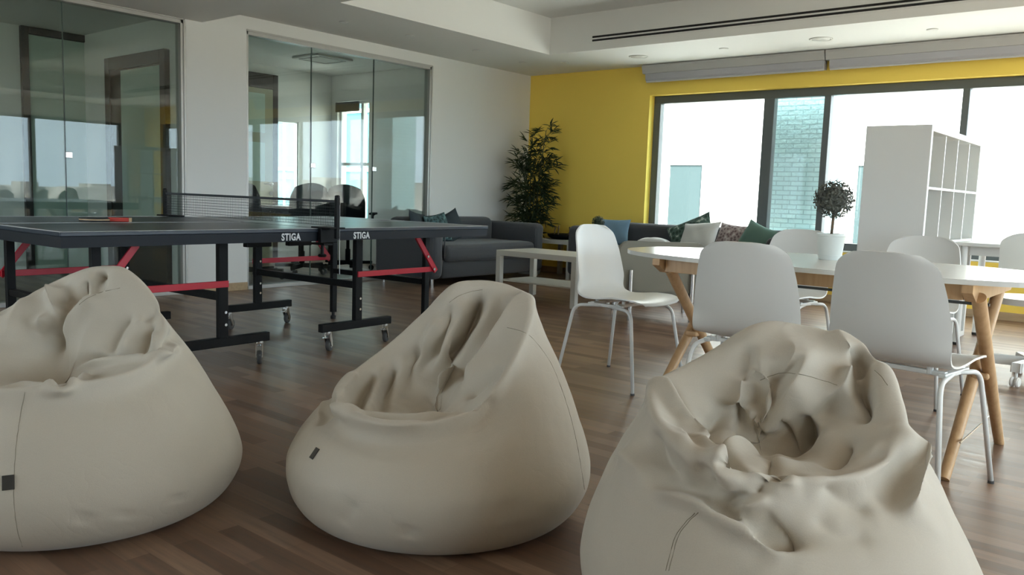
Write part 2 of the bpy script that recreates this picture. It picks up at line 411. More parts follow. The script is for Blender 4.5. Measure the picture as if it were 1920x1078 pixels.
# office window with its short dark blind
b = B(); frame_x(b, -2.33, -1.68, -1.14, .45, 2.11, .03, .06); box(b, -1.90, -1.85, -1.17, -1.11, .48, 2.08, .003)
box(b, -2.30, -1.71, -1.165, -1.115, 1.27, 1.31, .003)
win = struct(obj('window_6', b, M['white_metal']))
b = B(); box(b, -2.30, -1.71, -1.143, -1.137, .48, 2.08); obj('pane', b, M['glass'], win)
b = B(); box(b, -2.33, -1.86, -1.255, -1.225, 1.985, 2.10, .006); tube(b, [(-2.33, -1.24, 1.985), (-1.86, -1.24, 1.985)], .012)
tag(obj('roller_blind', b, M['sofa'], None), 'short dark grey blind above the office window behind the glass', 'blind')
# narrow bright window in the office back wall
b = B(); frame_y(b, -2.06, -1.745, -2.5, .60, 1.80, .015, .06); win = struct(obj('window_7', b, M['white_metal']))
b = B(); box(b, -2.503, -2.497, -2.045, -1.76, .615, 1.785); obj('pane', b, M['glass'], win)
# dark framed door with glazed panels in the office back wall
b = B(); z1 = 2.35
box(b, -2.45, -2.41, -2.165, -2.09, 0, z1, .004); box(b, -2.45, -2.41, -3.25, -3.18, 0, z1, .004); box(b, -2.45, -2.41, -3.18, -2.165, 2.17, z1, .004)
dr = struct(obj('door_1', b, M['dark_wood']))
b = B(); box(b, -2.445, -2.405, -3.175, -2.17, .01, 2.165, .004); lf = obj('door_leaf', b, M['door_leaf'], dr)
for z0, z1 in ((1.62, 2.10), (1.02, 1.50)):
    b = B(); box(b, -2.404, -2.398, -3.08, -2.29, z0, z1); obj('door_pane', b, M['frosted'], dr)
b = B(); tube(b, [(-2.405, -2.20, .99), (-2.36, -2.20, .99), (-2.355, -2.215, .99), (-2.355, -2.33, .99)], .009, 10)
tube(b, [(-2.405, -2.20, .99), (-2.397, -2.20, .99)], .026, 20); tube(b, [(-2.405, -2.20, .87), (-2.395, -2.20, .87)], .026, 20)
obj('door_handle', b, M['chrome'], dr)
# dark framed door with a frosted pane in the wall between the offices
b = B(); yy = -4.45
box(b, -1.86, -1.76, yy-.05, yy, 0, 2.17, .004); box(b, -.75, -.65, yy-.05, yy, 0, 2.17, .004); box(b, -1.76, -.75, yy-.05, yy, 2.05, 2.17, .004)
dr = struct(obj('door_2', b, M['dark_wood']))
b = B(); box(b, -1.755, -.755, yy-.035, yy-.005, .01, 2.045); obj('door_leaf', b, M['dark_wood'], dr)
b = B(); box(b, -1.53, -.76, yy-.042, yy-.034, .52, 2.03); obj('door_pane', b, M['frosted'], dr)
# pale green glazed door in the back wall of the near office
b = B()
box(b, -2.45, -2.40, -5.06, -4.99, 0, 2.455, .004); box(b, -2.45, -2.40, -4.40, -4.33, 0, 2.455, .004); box(b, -2.45, -2.40, -4.99, -4.40, 2.385, 2.455, .004)
dr = struct(obj('door_3', b, M['dark_wood']))
b = B(); box(b, -2.445, -2.42, -4.985, -4.405, .01, 2.38); obj('door_pane', b, M['frosted'], dr)

# ------------------------------------------------------------------ things on the ceiling and the window wall
for x0, x1, lab in ((1.70, 3.745, 'grey roller blind rolled up above the window, the one nearer the room corner'),
                    (3.757, 5.95, 'grey roller blind rolled up above the window, the one above the white shelf unit')):
    t = thing('roller_blind', lab, 'blind', (x0, 0, 0), 0, 'roller blinds above the window')
    w = x1-x0
    b = B(); prism(b, [(-.002, 2.452), (-.125, 2.452), (-.125, 2.43), (-.10, 2.362), (-.002, 2.362)], w, 'x', 0.); obj('blind_cassette', b, M['blind_case'], t)
    b = B(); prism(b, [(-.004, 2.36), (-.098, 2.36), (-.092, 2.30), (-.075, 2.276), (-.004, 2.276)], w-.04, 'x', .035); obj('rolled_fabric', b, M['blind'], t)
    b = B(); tube(b, [(.04, -.07, 2.274), (w-.01, -.07, 2.274)], .011); obj('bottom_rail', b, M['blind_case'], t)
t = thing('slot_diffuser', 'long white air vent with two black slots on the ceiling tray side', 'vent', (1.72, TY1, 2.572))
b = B(); box(b, -.01, 6.6, -.006, -.001, -.042, .042, .002); obj('vent_face', b, M['ceiling'], t)
for z in (.0185, -.0165):
    b = B(); box(b, .012, 6.57, -.0095, -.0045, z-.0095, z+.0095); obj('vent_slot', b, M['vent_black'], t)
DL = [(3.895, -.641, .10, 'large round ceiling light in the middle of the strip above the blinds'),
      (1.952, -.612, .10, 'large round ceiling light near the left end of the blinds'),
      (2.93, -.615, .045, 'small ceiling spotlight between the two large round ceiling lights'),
      (4.819, -.606, .045, 'small ceiling spotlight furthest right above the blinds'),
      (1.023, -.668, .045, 'small ceiling spotlight in the corner of the room over the bamboo plant'),
      (.60, -.9, .045, 'small ceiling spotlight beside the white wall next to the corner'),
      (.659, -1.75, .045, 'small ceiling spotlight above the right end of the glass partition'),
      (.648, -2.697, .045, 'small ceiling spotlight above the middle of the glass partition'),
      (.587, -3.447, .045, 'small ceiling spotlight nearest the dark lowered ceiling')]
for x, y, r, lab in DL:
    t = thing('ceiling_light', lab, 'light', (x, y, CZ), 0, 'recessed ceiling lights')
    b = B(); lathe(b, [(r*.80, -.001), (r*.82, -.006), (r, -.006), (r*1.03, -.001)], 32); obj('trim_ring', b, M['lamp_ring'], t, True)
    b = B(); lathe(b, [(r*.2, -.0045), (r*.78, -.0065), (r*.80, -.002)], 32); obj('lamp_lens', b, M['lamp_lens'], t, True)
t = thing('air_conditioner', 'white square ceiling cassette vent in the office behind the glass', 'vent', (-1.3, -2.25, CZ))
b = B(); box(b, -.25, .25, -.25, .25, -.025, 0, .01); obj('vent_body', b, M['lamp_ring'], t)
for k in range(4):
    b = B(); box(b, -.18, .18, .17, .20, -.03, -.024, mtx=Matrix.Rotation(k*PI/2, 4, 'Z')); obj('vent_slot', b, M['alu'], t)

# ------------------------------------------------------------------ outside
M['teal_glass'] = mat('teal_curtain_glass', (.05, .17, .19), .25)
b = B(); box(b, 3.0, 3.66, .45, .95, -1.0, 4.2); tag(obj('stone_pier', b, M['stone']), 'pale grey-green stone clad pier outside the second window pane', 'pillar')
t = thing('neighbour_building', 'sunlit white building with narrow shuttered windows outside', 'building', (0, 8, 0))
b = B(); box(b, -14, 5.6, 0, .4, -15, 7); obj('facade', b, M['facade'], t)
for x in (-6.42, -2.41, 1.60):
    b = B(); box(b, x, x+.78, -.03, .0, .25, 1.72, .01); w = obj('window', b, M['far_pane'], t)
    b = B(); box(b, x-.05, x+.83, -.06, -.0, 1.72, 1.78, .01); box(b, x-.05, x, -.045, 0, .25, 1.72); box(b, x+.78, x+.83, -.045, 0, .25, 1.72); obj('window_frame', b, M['facade'], w)
t = thing('glazed_building', 'teal glass fronted building outside the office window', 'building', (-6.2, 2.0, 0))
b = B(); box(b, -2.6, 2.6, 0, 3, -15, 3.2); obj('glass_front', b, M['teal_glass'], t)
for k in range(9): b = B(); box(b, -2.62+k*.65, -2.58+k*.65, -.03, 3.02, -15, 3.2); obj('mullion', b, M['white_metal'], t)
for z in (.2, 1.3, 2.4): b = B(); box(b, -2.62, 2.62, -.035, 3.03, z, z+.07); obj('floor_band', b, M['white_metal'], t)
b = B(); box(b, -900, 1500, -900, 1500, -15.3, -15.0); struct(obj('ground', b, M['ground']))
b = B(); rng = random.Random(3)
for k in range(1500):                                   # pale houses stepping up a far hillside
    a = rng.uniform(-.9, 2.0); d = 120+rng.random()**.8*800
    x, y = 5+d*math.cos(a), -2+d*math.sin(a); w = rng.uniform(3, 9)*(d/400)**.5
    hi = .75 if a > .5 else -.15
    zt = 1+d*math.tan(math.radians(rng.uniform(-2.6, hi)))
    box(b, x-w, x+w, y-w*.7, y+w*.7, min(-15, zt-5), max(zt, -13))
tag(obj('distant_town', b, M['town']), 'pale low-rise town in the distance mirrored in the glass partition', 'town', kind='stuff')

# ------------------------------------------------------------------ table tennis table
TT = thing('table_tennis_table', 'dark blue table tennis table with black legs and red folding braces', 'table', (2.367, -5.606, 0), math.radians(92.13))
TH, HL, HW = .741, 1.37, .7625
def text_mesh(name, body, size, m, parent, mtx, depth=.0008):
    cu = bpy.data.curves.new(name, 'FONT'); cu.body = body; cu.size = size; cu.extrude = depth; cu.offset = size*.030; cu.space_character = 1.12
    cu.align_x = 'LEFT'
    to = bpy.data.objects.new(name+'_tmp', cu); COL.objects.link(to)
    dg = bpy.context.evaluated_depsgraph_get(); me = bpy.data.meshes.new_from_object(to.evaluated_get(dg))
    bpy.data.objects.remove(to); bpy.data.curves.remove(cu)
    me.transform(mtx); me.name = name
    return link_mesh(name, me, m, parent)
def caster(parent, u, v, ang):
    b = B(); mt = Matrix.Translation((u, v, 0)) @ Matrix.Rotation(ang, 4, 'Z')
    # fork, stem and brake lever
    lathe(b, [(.012, .125), (.022, .123), (.022, .112), (.012, .110)], 16)
    for s in (-1, 1): prism(b, [(-.014, .110), (.016, .110), (.040, .045), (.040, .030), (.022, .030), (-.010, .085)], .003, 'y', s*.017-.0015)
    box(b, -.014, .018, -.017, .017, .106, .112)
    box(b, -.055, -.004, -.010, .010, .088, .094, .002)
    for vv in b.verts: vv.co = mt @ vv.co
    c = obj('caster', b, M['chrome'], parent, angle=35)
    w = B(); lathe(w, [(.006, -.013), (.030, -.013), (.036, -.009), (.038, 0), (.036, .009), (.030, .013), (.006, .013)], 24)
    mw = mt @ Matrix.Translation((.028, 0, .038)) @ Matrix.Rotation(PI/2, 4, 'X')
    for vv in w.verts: vv.co = mw @ vv.co
    obj('wheel', w, M['rubber'], c, angle=40)
    h = B(); lathe(h, [(.004, -.0145), (.016, -.0145), (.016, .0145), (.004, .0145)], 16)
    for vv in h.verts: vv.co = mw @ vv.co
    obj('hub', h, M['chrome'], c, angle=40)
for s in (-1, 1):
    u0, u1 = sorted((s*.012, s*HL))
    b = B(); box(b, u0, u1, -HW, HW, TH-.018, TH, .003); top = obj('tabletop', b, M['table_blue'], TT)
    b = B(); z0, z1 = TH+.0001, TH+.0012                                   # white boundary lines and centre line
    box(b, u0, u1, -HW, -HW+.02, z0, z1); box(b, u0, u1, HW-.02, HW, z0, z1)
    e0, e1 = sorted((s*HL, s*(HL-.02))); box(b, e0, e1, -HW+.02, HW-.02, z0, z1); box(b, u0, u1, -.0015, .0015, z0, z1)
    obj('white_lines', b, M['white_line'], top)
    b = B(); ia, ib = sorted((s*.012, s*(HL-.004)))
    a0 = TH-.066
    prism(b, [(ia, -HW+.004), (ib, -HW+.004), (ib, HW-.004), (ia, HW-.004)], .001, 'z', TH-.0195)
    bmesh.ops.delete(b, geom=b.faces[:], context='FACES')
    o4 = [(ia, -HW+.004), (ib, -HW+.004), (ib, HW-.004), (ia, HW-.004)]; i4 = [(ia+.02, -HW+.024), (ib-.02, -HW+.024), (ib-.02, HW-.024), (ia+.02, HW-.024)]
    bmesh.ops.delete(b, geom=b.verts[:], context='VERTS')
    rr_ = [[b.verts.new((x, y, z)) for x, y in q] for q, z in ((o4, a0), (o4, TH-.019), (i4, TH-.019), (i4, a0))]
    for k in range(4):
        for m in range(4): b.faces.new((rr_[k][m], rr_[k][(m+1) % 4], rr_[(k+1) % 4][(m+1) % 4], rr_[(k+1) % 4][m]))
    ap = obj('apron', b, M['table_apron'], TT)
    uu = -.285 if s < 0 else .197
    text_mesh('lettering', 'STIGA', .050 if s < 0 else .050, M['white_line'], ap, Matrix.Translation((uu, -HW+.0035, TH-.058)) @ Matrix.Rotation(PI/2, 4, 'X') @ Matrix.Diagonal((.80, 1, 1, 1)))
    for v in (-.5, .5):
        b = B(); box(b, s*.46-.026, s*.46+.026, v-.018, v+.018, .12, TH-.06, .004); lg = obj('leg', b, M['black_metal'], TT)
        for z in (.30, .235, .45): b = B(); tube(b, [(s*.46+.008, v-.0185, z), (s*.46+.008, v-.0225, z)], .0075, 12); obj('bolt', b, M['chrome'], lg, angle=40)
        b = B(); a, c = sorted((s*.18, s*.73)); box(b, a, c, v-.02, v+.02, .120, .168, .004); obj('foot_bar', b, M['black_metal'], TT)
        for u in (s*.235, s*.69): caster(TT, u, v, .5 if s > 0 else -2.2)
        vv = v*.93
        b = B(); box(b, s*1.09-.022, s*1.09+.022, vv-.016, vv+.016, .05, TH-.06, .004); lg = obj('leg', b, M['black_metal'], TT)
        b = B(); lathe(b, [(.011, .045), (.011, .025), (.020, .022), (.020, 0), (.0, 0)], 14, (s*1.09, vv, 0), True, False); tube(b, [(s*1.09, vv, .045), (s*1.09, vv, .06)], .012, 12); obj('levelling_foot', b, M['black_rubber'], lg, angle=40)
        q = -.026 if v < 0 else .026
        # red folding brace: a flat bar to the end leg and a link up to the top
        b = B(); a, c = sorted((s*.44, s*1.11)); box(b, a, c, v+q-.005, v+q+.005, .432, .466, .002)
        br = obj('brace', b, M['red_metal'], TT)
        b = B(); A = Vector((s*1.10, v+q*1.35, .45)); Q = Vector((s*.93, v+q*1.35, .665)); d = (Q-A); ang = math.atan2(d.z, d.x)
        mt = Matrix.Translation(A) @ Matrix.Rotation(-ang, 4, 'Y'); box(b, -.02, d.length, -.005, .005, -.017, .017, .002, mtx=mt)
        obj('brace_link', b, M['red_metal'], br)
        for P in ((s*1.09, .45), (s*1.03, .535)): b = B(); tube(b, [(P[0], v+q*1.3, P[1]), (P[0], v+q*1.75, P[1])], .009, 12); obj('bolt', b, M['chrome'], br, angle=40)
    b = B(); box(b, s*.46-.02, s*.46+.02, -.482, .482, .36, .40, .004); obj('cross_beam', b, M['black_metal'], TT)
    b = B(); box(b, s*1.09-.018, s*1.09+.018, -.445, .445, .34, .375, .004); obj('cross_beam', b, M['black_metal'], TT)
    b = B(); box(b, min(s*.06, s*.22), max(s*.06, s*.22), -.37, -.33, .62, .66, .004); obj('lock_mechanism', b, M['black_metal'], TT)
# net set, clamped across the middle
NT = thing('table_tennis_net', 'dark table tennis net on two black posts across the blue table', 'net', (2.367, -5.606, 0), math.radians(92.13))
for s in (-1, 1):
    b = B(); v = s*(HW+.088)
    box(b, -.011, .011, v-.011, v+.011, TH-.05, TH+.168, .003); lathe(b, [(.014, TH+.168), (.014, TH+.176), (.008, TH+.180)], 12, (0, v, 0)); p = obj('net_post', b, M['black_metal'], NT)
    b = B(); v0, v1 = sorted((s*(HW-.06), s*(HW+.098)))
    box(b, -.055, .050, v0, v1, TH+.0012, TH+.010, .003); vv0, vv1 = sorted((s*(HW+.002), s*(HW+.03))); box(b, -.058, .056, vv0, vv1, TH-.075, TH+.006, .004)
    v0, v1 = sorted((s*(HW-.09), s*(HW+.02))); box(b, -.03, .03, v0, v1, TH-.09, TH-.078, .003); tube(b, [(0, s*(HW-.03), TH-.14), (0, s*(HW-.03), TH-.09)], .009, 10); lathe(b, [(.02, TH-.155), (.024, TH-.148), (.02, TH-.14)], 14, (0, s*(HW-.03), 0))
    obj('clamp', b, M['black_metal'], NT)
    if s < 0:
        b = B(); tube(b, [(.018, v, TH+.13), (.020, v+.003, TH-.05), (.021, v, .50)], .0016, 6); obj('edge_highlight', b, M['white_line'], NT)  # thin white strand modelled in place of the highlight on a leg edge
b = B(); vv = HW+.080
nv, nz = 118, 9
for k in range(nz): z = TH+.018+k*(.13/(nz-1)); tube(b, [(0, -vv, z), (0, vv, z)], .0011, 4, False)
for k in range(nv): v = -vv+2*vv*k/(nv-1); tube(b, [(.0005, v, TH+.018), (.0005, v, TH+.148)], .0010, 4, False)
obj('mesh', b, M['net'], NT)
b = B(); box(b, -.003, .003, -vv, vv, TH+.140, TH+.154); obj('tape', b, M['net_tape'], NT)

# the bat lying on the near corner half of the table
t = thing('table_tennis_bat', 'red handled bat lying on the dark blue table tennis table', 'bat', (2.245, -6.40, TH+.0012), math.radians(48))
def bat_outline(r, n=28): return [(r*math.cos(2*PI*k/n)*1.04, r*math.sin(2*PI*k/n)) for k in range(n)]
b = B(); prism(b, bat_outline(.076), .006, 'z', .0065); obj('blade', b, M['bat_wood'], t)
b = B(); prism(b, bat_outline(.0755), .006, 'z', .0); obj('rubber', b, M['black_rubber'], t)
b = B(); prism(b, bat_outline(.0755), .0045, 'z', .0128); obj('rubber', b, M['black_rubber'], t)
b = B(); box(b, .066, .172, -.0145, .0145, .0005, .0225, .005, 3); obj('handle', b, M['red_rubber'], t)
b = B(); box(b, .1722, .179, -.0150, .0150, .0003, .0228, .002); obj('handle_end', b, M['bat_wood'], t)

# ------------------------------------------------------------------ chairs
def shell_point(u, v):
    """u across -1..1, v along 0 (front edge) .. 1 (top of back); x forward, z up"""
    prof = [(.235, .428), (.215, .440), (.15, .446), (.06, .440), (-.04, .434), (-.115, .442), (-.165, .475), (-.190, .53), (-.208, .61), (-.228, .70), (-.245, .775), (-.255, .812)]
    n = len(prof)-1; t = v*n; i = min(int(t), n-1); f = t-i
    def cr(a, b_, c, d, f): return .5*((2*b_)+(-a+c)*f+(2*a-5*b_+4*c-d)*f*f+(-a+3*b_-3*c+d)*f**3)
    g = lambda k: prof[max(0, min(n, k))]
    x = cr(g(i-1)[0], g(i)[0], g(i+1)[0], g(i+2)[0], f); z = cr(g(i-1)[1], g(i)[1], g(i+1)[1], g(i+2)[1], f)
    wp = [.150, .188, .203, .207, .207, .206, .205, .203, .196, .182, .160, .108]
    w = cr(*[wp[max(0, min(n, k))] for k in (i-1, i, i+1, i+2)], f)
    y = u*w
    k = abs(u)**2.4
    seat = max(0, 1-abs(v-.28)/.3); back = max(0, min(1, (v-.5)/.15))
    z += k*.022*seat; x += k*.042*back*(1-.35*max(0, (v-.8)/.2)); z -= (abs(u)**4)*.014*max(0, (v-.88)/.12)
    x -= (abs(u)**3)*.015*max(0, 1-v/.1)
    return Vector((x, y, z))
def make_shell():
    b = B(); th = .007
    nu, nv = 21, 45
    V = grid(b, nu, nv, lambda s, t: shell_point(-1+2*s, t))
    b.normal_update()
    W = [[None]*nv for _ in range(nu)]
    for i in range(nu):
        for j in range(nv):
            n = V[i][j].normal
            W[i][j] = b.verts.new(V[i][j].co-n*th)
    for i in range(nu-1):
        for j in range(nv-1): b.faces.new((W[i][j], W[i][j+1], W[i+1][j+1], W[i+1][j]))
    edge = [(i, 0) for i in range(nu)]+[(nu-1, j) for j in range(1, nv)]+[(i, nv-1) for i in range(nu-2, -1, -1)]+[(0, j) for j in range(nv-2, 0, -1)]
    for k in range(len(edge)):
        a, c = edge[k], edge[(k+1) % len(edge)]
        b.faces.new((V[a[0]][a[1]], V[c[0]][c[1]], W[c[0]][c[1]], W[a[0]][a[1]]))
    return b
def make_chair(label, loc, rot):
    t = thing('shell_chair', label, 'chair', loc, rot, 'white shell chairs around the oval table')
    obj('shell', make_shell(), M['white_plastic'], t, angle=60)
    # tubular underframe: two bent rods, each a pair of splayed legs, and a cross piece
    for sy in (-1, 1):
        for sx in (1, -1):
            b = B(); top = Vector((sx*.115 - .01, sy*.185, .408)); knee = Vector((sx*.175-.01, sy*.19, .400)); foot = Vector((sx*.240-.01, sy*.238, .006))
            tube(b, bend([Vector((0, sy*.165, .412)), knee, foot], .05, 6), .0088, 10); lg = obj('leg', b, M['white_metal'], t, True)
            b = B(); tube(b, [foot-Vector((0, 0, .006)), foot+Vector((-sx*.001, 0, .004))], .0108, 10); obj('foot_cap', b, M['rubber'], lg)
    b = B()
    for sx in (.07, -.085): box(b, sx-.012, sx+.012, -.17, .17, .408, .424, .003)
    for sy in (-1, 1): box(b, -.11, .10, sy*.165-.012, sy*.165+.012, .404, .420, .003)
    for sx in (.075, -.09):
        for sy in (-.12, .12): tube(b, [(sx, sy, .412), (sx, sy, .438)], .011, 10)
    obj('seat_frame', b, M['white_metal'], t)
    return t
ch0 = make_chair('white shell chair at the left end of the oval table, seen from its side', (4.46, -4.675, 0), math.radians(-2))
dup(ch0, (5.43, -5.25, 0), math.radians(96), 'white shell chair with its back to us, between the end chair and the nearest chair')
dup(ch0, (5.985, -5.275, 0), math.radians(82), 'white shell chair with its back to us, nearest to the camera at the oval table')
dup(ch0, (4.94, -3.82, 0), math.radians(-95), 'white shell chair beyond the oval table, behind the potted topiary')
dup(ch0, (5.62, -3.86, 0), math.radians(-92), 'white shell chair beyond the oval table, in front of the white shelf unit')

# ------------------------------------------------------------------ oval table on birch trestles
OT = thing('dining_table', 'oval white topped table on crossed birch legs', 'table', (5.55, -4.83, 0), 0)
def oval(a, c, n=72, e=2.35):
    out = []
    for k in range(n):
        t = 2*PI*k/n; co, si = math.cos(t), math.sin(t)
        out.append((math.copysign(abs(co)**(2/e), co)*a, math.copysign(abs(si)**(2/e), si)*c))
    return out
b = B(); prism(b, oval(.925, .468), .018, 'z', .702); bmesh.ops.bevel(b, geom=[e for e in b.edges if abs(e.verts[0].co.z-e.verts[1].co.z) < 1e-6], offset=.003, segments=2, affect='EDGES')
obj('tabletop', b, M['table_white'], OT)
for y in (-.355, .335): b = B(); box(b, -.58, .58, y, y+.02, .645, .7015, .002); obj('apron', b, M['birch'], OT)
for sx in (-1, 1):
    x = sx*.60
    b = B(); prism(b, [(-.40, .7015), (.40, .7015), (.40, .675), (.33, .640), (-.33, .640), (-.40, .675)], .034, 'x', x-.017); obj('trestle_bar', b, M['birch'], OT)
    for sy in (-1, 1):
        dx = .020*sy
        b = B(); top = Vector((x+dx, -sy*.31, .655)); foot = Vector((x+dx*1.4, sy*.345, 0)); mid = top.lerp(foot, .5)
        tube(b, [top, mid, foot+Vector((0, 0, .003))], [.024, .023, .019], 16); lg = obj('leg', b, M['birch'], OT, angle=40)
    b = B(); box(b, x-.03, x+.03, -.05, .05, .325, .350, .008); obj('leg_joint', b, M['birch'], OT)
    b = B(); tube(b, [(x, -.28, .13), (x, .28, .13)], .003, 8); obj('tension_wire', b, M['chrome'], OT)
b = B(); tube(b, [(-.60, .02, .60), (.60, .02, .60)], .006, 8); obj('tension_bar', b, M['dark_frame'], OT)
# topiary on it
def topiary(loc, ball_r, ball_z, pot_r, pot_h, leafm, label, n=900, leaf=.0085):
    t = thing('topiary', label, 'plant', loc)
    b = B(); lathe(b, [(0, 0), (pot_r*.74, 0), (pot_r*.78, .004), (pot_r*.96, pot_h*.9), (pot_r, pot_h*.92), (pot_r, pot_h), (pot_r*.92, pot_h), (pot_r*.88, pot_h*.85), (0, pot_h*.84)], 40, cap0=False, cap1=False)
    lathe(b, [(pot_r*.83, pot_h*.16), (pot_r*.85, pot_h*.17), (pot_r*.85, pot_h*.185)], 40, cap0=False, cap1=False)
    obj('pot', b, M['pot'], t, angle=40)
    b = B(); lathe(b, [(pot_r*.89, pot_h*.86), (pot_r*.5, pot_h*.93), (0.001, pot_h*.95)], 24, cap0=False, cap1=False); obj('soil', b, M['soil'], t, True)
    b = B(); tube(b, [(0, 0, pot_h*.86), (.003, .001, (pot_h+ball_z)/2), (0, 0, ball_z)], .0065*ball_r/.08, 8); obj('trunk', b, M['trunk'], t, True)
    rg = random.Random(5); b = B()
    bmesh.ops.create_icosphere(b, subdivisions=2, radius=ball_r*.72, matrix=Matrix.Translation((0, 0, ball_z)))
    for k in range(n):
        z = 1-2*(k+.5)/n; a = k*2.399963; rr = math.sqrt(1-z*z); d = Vector((rr*math.cos(a), rr*math.sin(a), z))
        r = ball_r*rg.uniform(.80, 1.06); p = Vector((0, 0, ball_z))+d*r
        e1 = d.cross(Vector((rg.uniform(-1, 1), rg.uniform(-1, 1), rg.uniform(-1, 1)))).normalized(); e2 = d.cross(e1)
        e1 = (e1+d*rg.uniform(-.2, .9)).normalized(); s = leaf*rg.uniform(.7, 1.3)
        q = [p-e1*s, p+e2*s*.6+d*s*.2, p+e1*s, p-e2*s*.6+d*s*.2]
        b.faces.new([b.verts.new(v) for v in q])
    obj('foliage', b, leafm, t)
    return t
topiary((5.505, -4.705, .7205), .080, .262, .061, .113, M['boxwood'], 'ball shaped topiary in a white pot on the oval table')

# ------------------------------------------------------------------ white shelf unit (4 x 4)
SU = thing('shelf_unit', 'tall white open shelf unit standing by the window', 'shelf', (5.013, -2.756, 0))
D, W_, H_ = .39, 1.47, 1.47
b = B(); box(b, 0, D, 0, .038, 0, H_, .002); obj('side_panel', b, M['white_lam'], SU)
b = B(); box(b, 0, D, W_-.038, W_, 0, H_, .002); obj('side_panel', b, M['white_lam'], SU)
b = B(); box(b, 0, D, .0382, W_-.0382, H_-.038, H_, .002); obj('top_panel', b, M['white_lam'], SU)
b = B(); box(b, 0, D, .0382, W_-.0382, 0, .038, .002); obj('bottom_panel', b, M['white_lam'], SU)
cell = (W_-.076)/4
for k in (1, 2, 3):
    b = B(); z = .038+k*cell; box(b, .003, D-.003, .0382, W_-.0382, z-.008, z+.008, .001); obj('shelf', b, M['white_lam'], SU)
    for r in range(4):
        b = B(); y = .038+k*cell; z0 = .038+r*cell+.0085; z1 = .038+(r+1)*cell-.0085; box(b, .003, D-.003, y-.008, y+.008, z0, z1, .001); obj('divider', b, M['white_lam'], SU)
# office style table and swivel chair to the right of it
t = thing('desk', 'white table partly hidden behind the oval table at the right', 'table', (5.44, -1.84, 0))
b = B(); box(b, -.03, 1.17, -.05, .70, .705, .73, .004); obj('tabletop', b, M['white_lam'], t)
for x in (.02, 1.12):
    for y in (.0, .65):
        b = B(); tube(b, [(x, y, .02), (x, y, .7045)], .024, 16); lg = obj('leg', b, M['white_metal'], t, angle=40)
        b = B(); lathe(b, [(.02, 0), (.024, .004), (.024, .0199)], 16, (x, y, 0)); obj('foot', b, M['black_rubber'], lg)
b = B(); box(b, .05, 1.09, .02, .05, .64, .7045, .002); obj('apron', b, M['white_lam'], t)
t = thing('swivel_chair', 'white swivel chair with a five star castor base at the right edge', 'chair', (6.08, -2.89, 0), math.radians(95))
b = B()
V = grid(b, 15, 12, lambda s, q: Vector((-.20-.05*(q-.2)+.05*(2*s-1)**2, (2*s-1)*(.215-.03*max(0, q-.75)/.25), .60+.245*q-.03*max(0, q-.8)/.2*(2*s-1)**4)))
bmesh.ops.solidify(b, geom=b.faces[:], thickness=.02); obj('backrest', b, M['white_plastic'], t, angle=50)
b = B(); prism(b, oval(.22, .225, 36, 3), .035, 'z', .44); obj('seat', b, M['white_plastic'], t, angle=40)
b = B(); tube(b, bend([(-.02, 0, .425), (-.24, 0, .43), (-.27, 0, .52), (-.222, 0, .70)], .06), .016, 10); lathe(b, [(.03, -.01), (.045, 0), (.03, .012)], 18, (-.235, 0, .70)); obj('back_support', b, M['white_metal'], t, True)
b = B(); lathe(b, [(.028, .12), (.028, .30), (.018, .301), (.018, .4395), (.06, .4396)], 20); obj('gas_lift', b, M['white_metal'], t, angle=40)
for k in range(5):
    a = 2*PI*k/5+.35; R_ = Matrix.Rotation(a, 4, 'Z')
    b = B(); box(b, .02, .27, -.022, .022, .088, .125, .008, mtx=R_); ar = obj('base_arm', b, M['white_metal'], t, angle=40)
    b = B()
    for s in (-1, 1):
        lathe(b, [(.005, -.008), (.024, -.008), (.028, 0), (.024, .008), (.005, .008)], 16)
        b.verts.ensure_lookup_table()
        for vv in b.verts[-80:]: vv.co = R_ @ (Matrix.Translation((.27, s*.014, .028)) @ Matrix.Rotation(PI/2, 4, 'X') @ vv.co)
    tube(b, [R_ @ Vector((.262, 0, .04)), R_ @ Vector((.262, 0, .095))], .008, 8)
    obj('castor', b, M['white_plastic'], ar, angle=40)

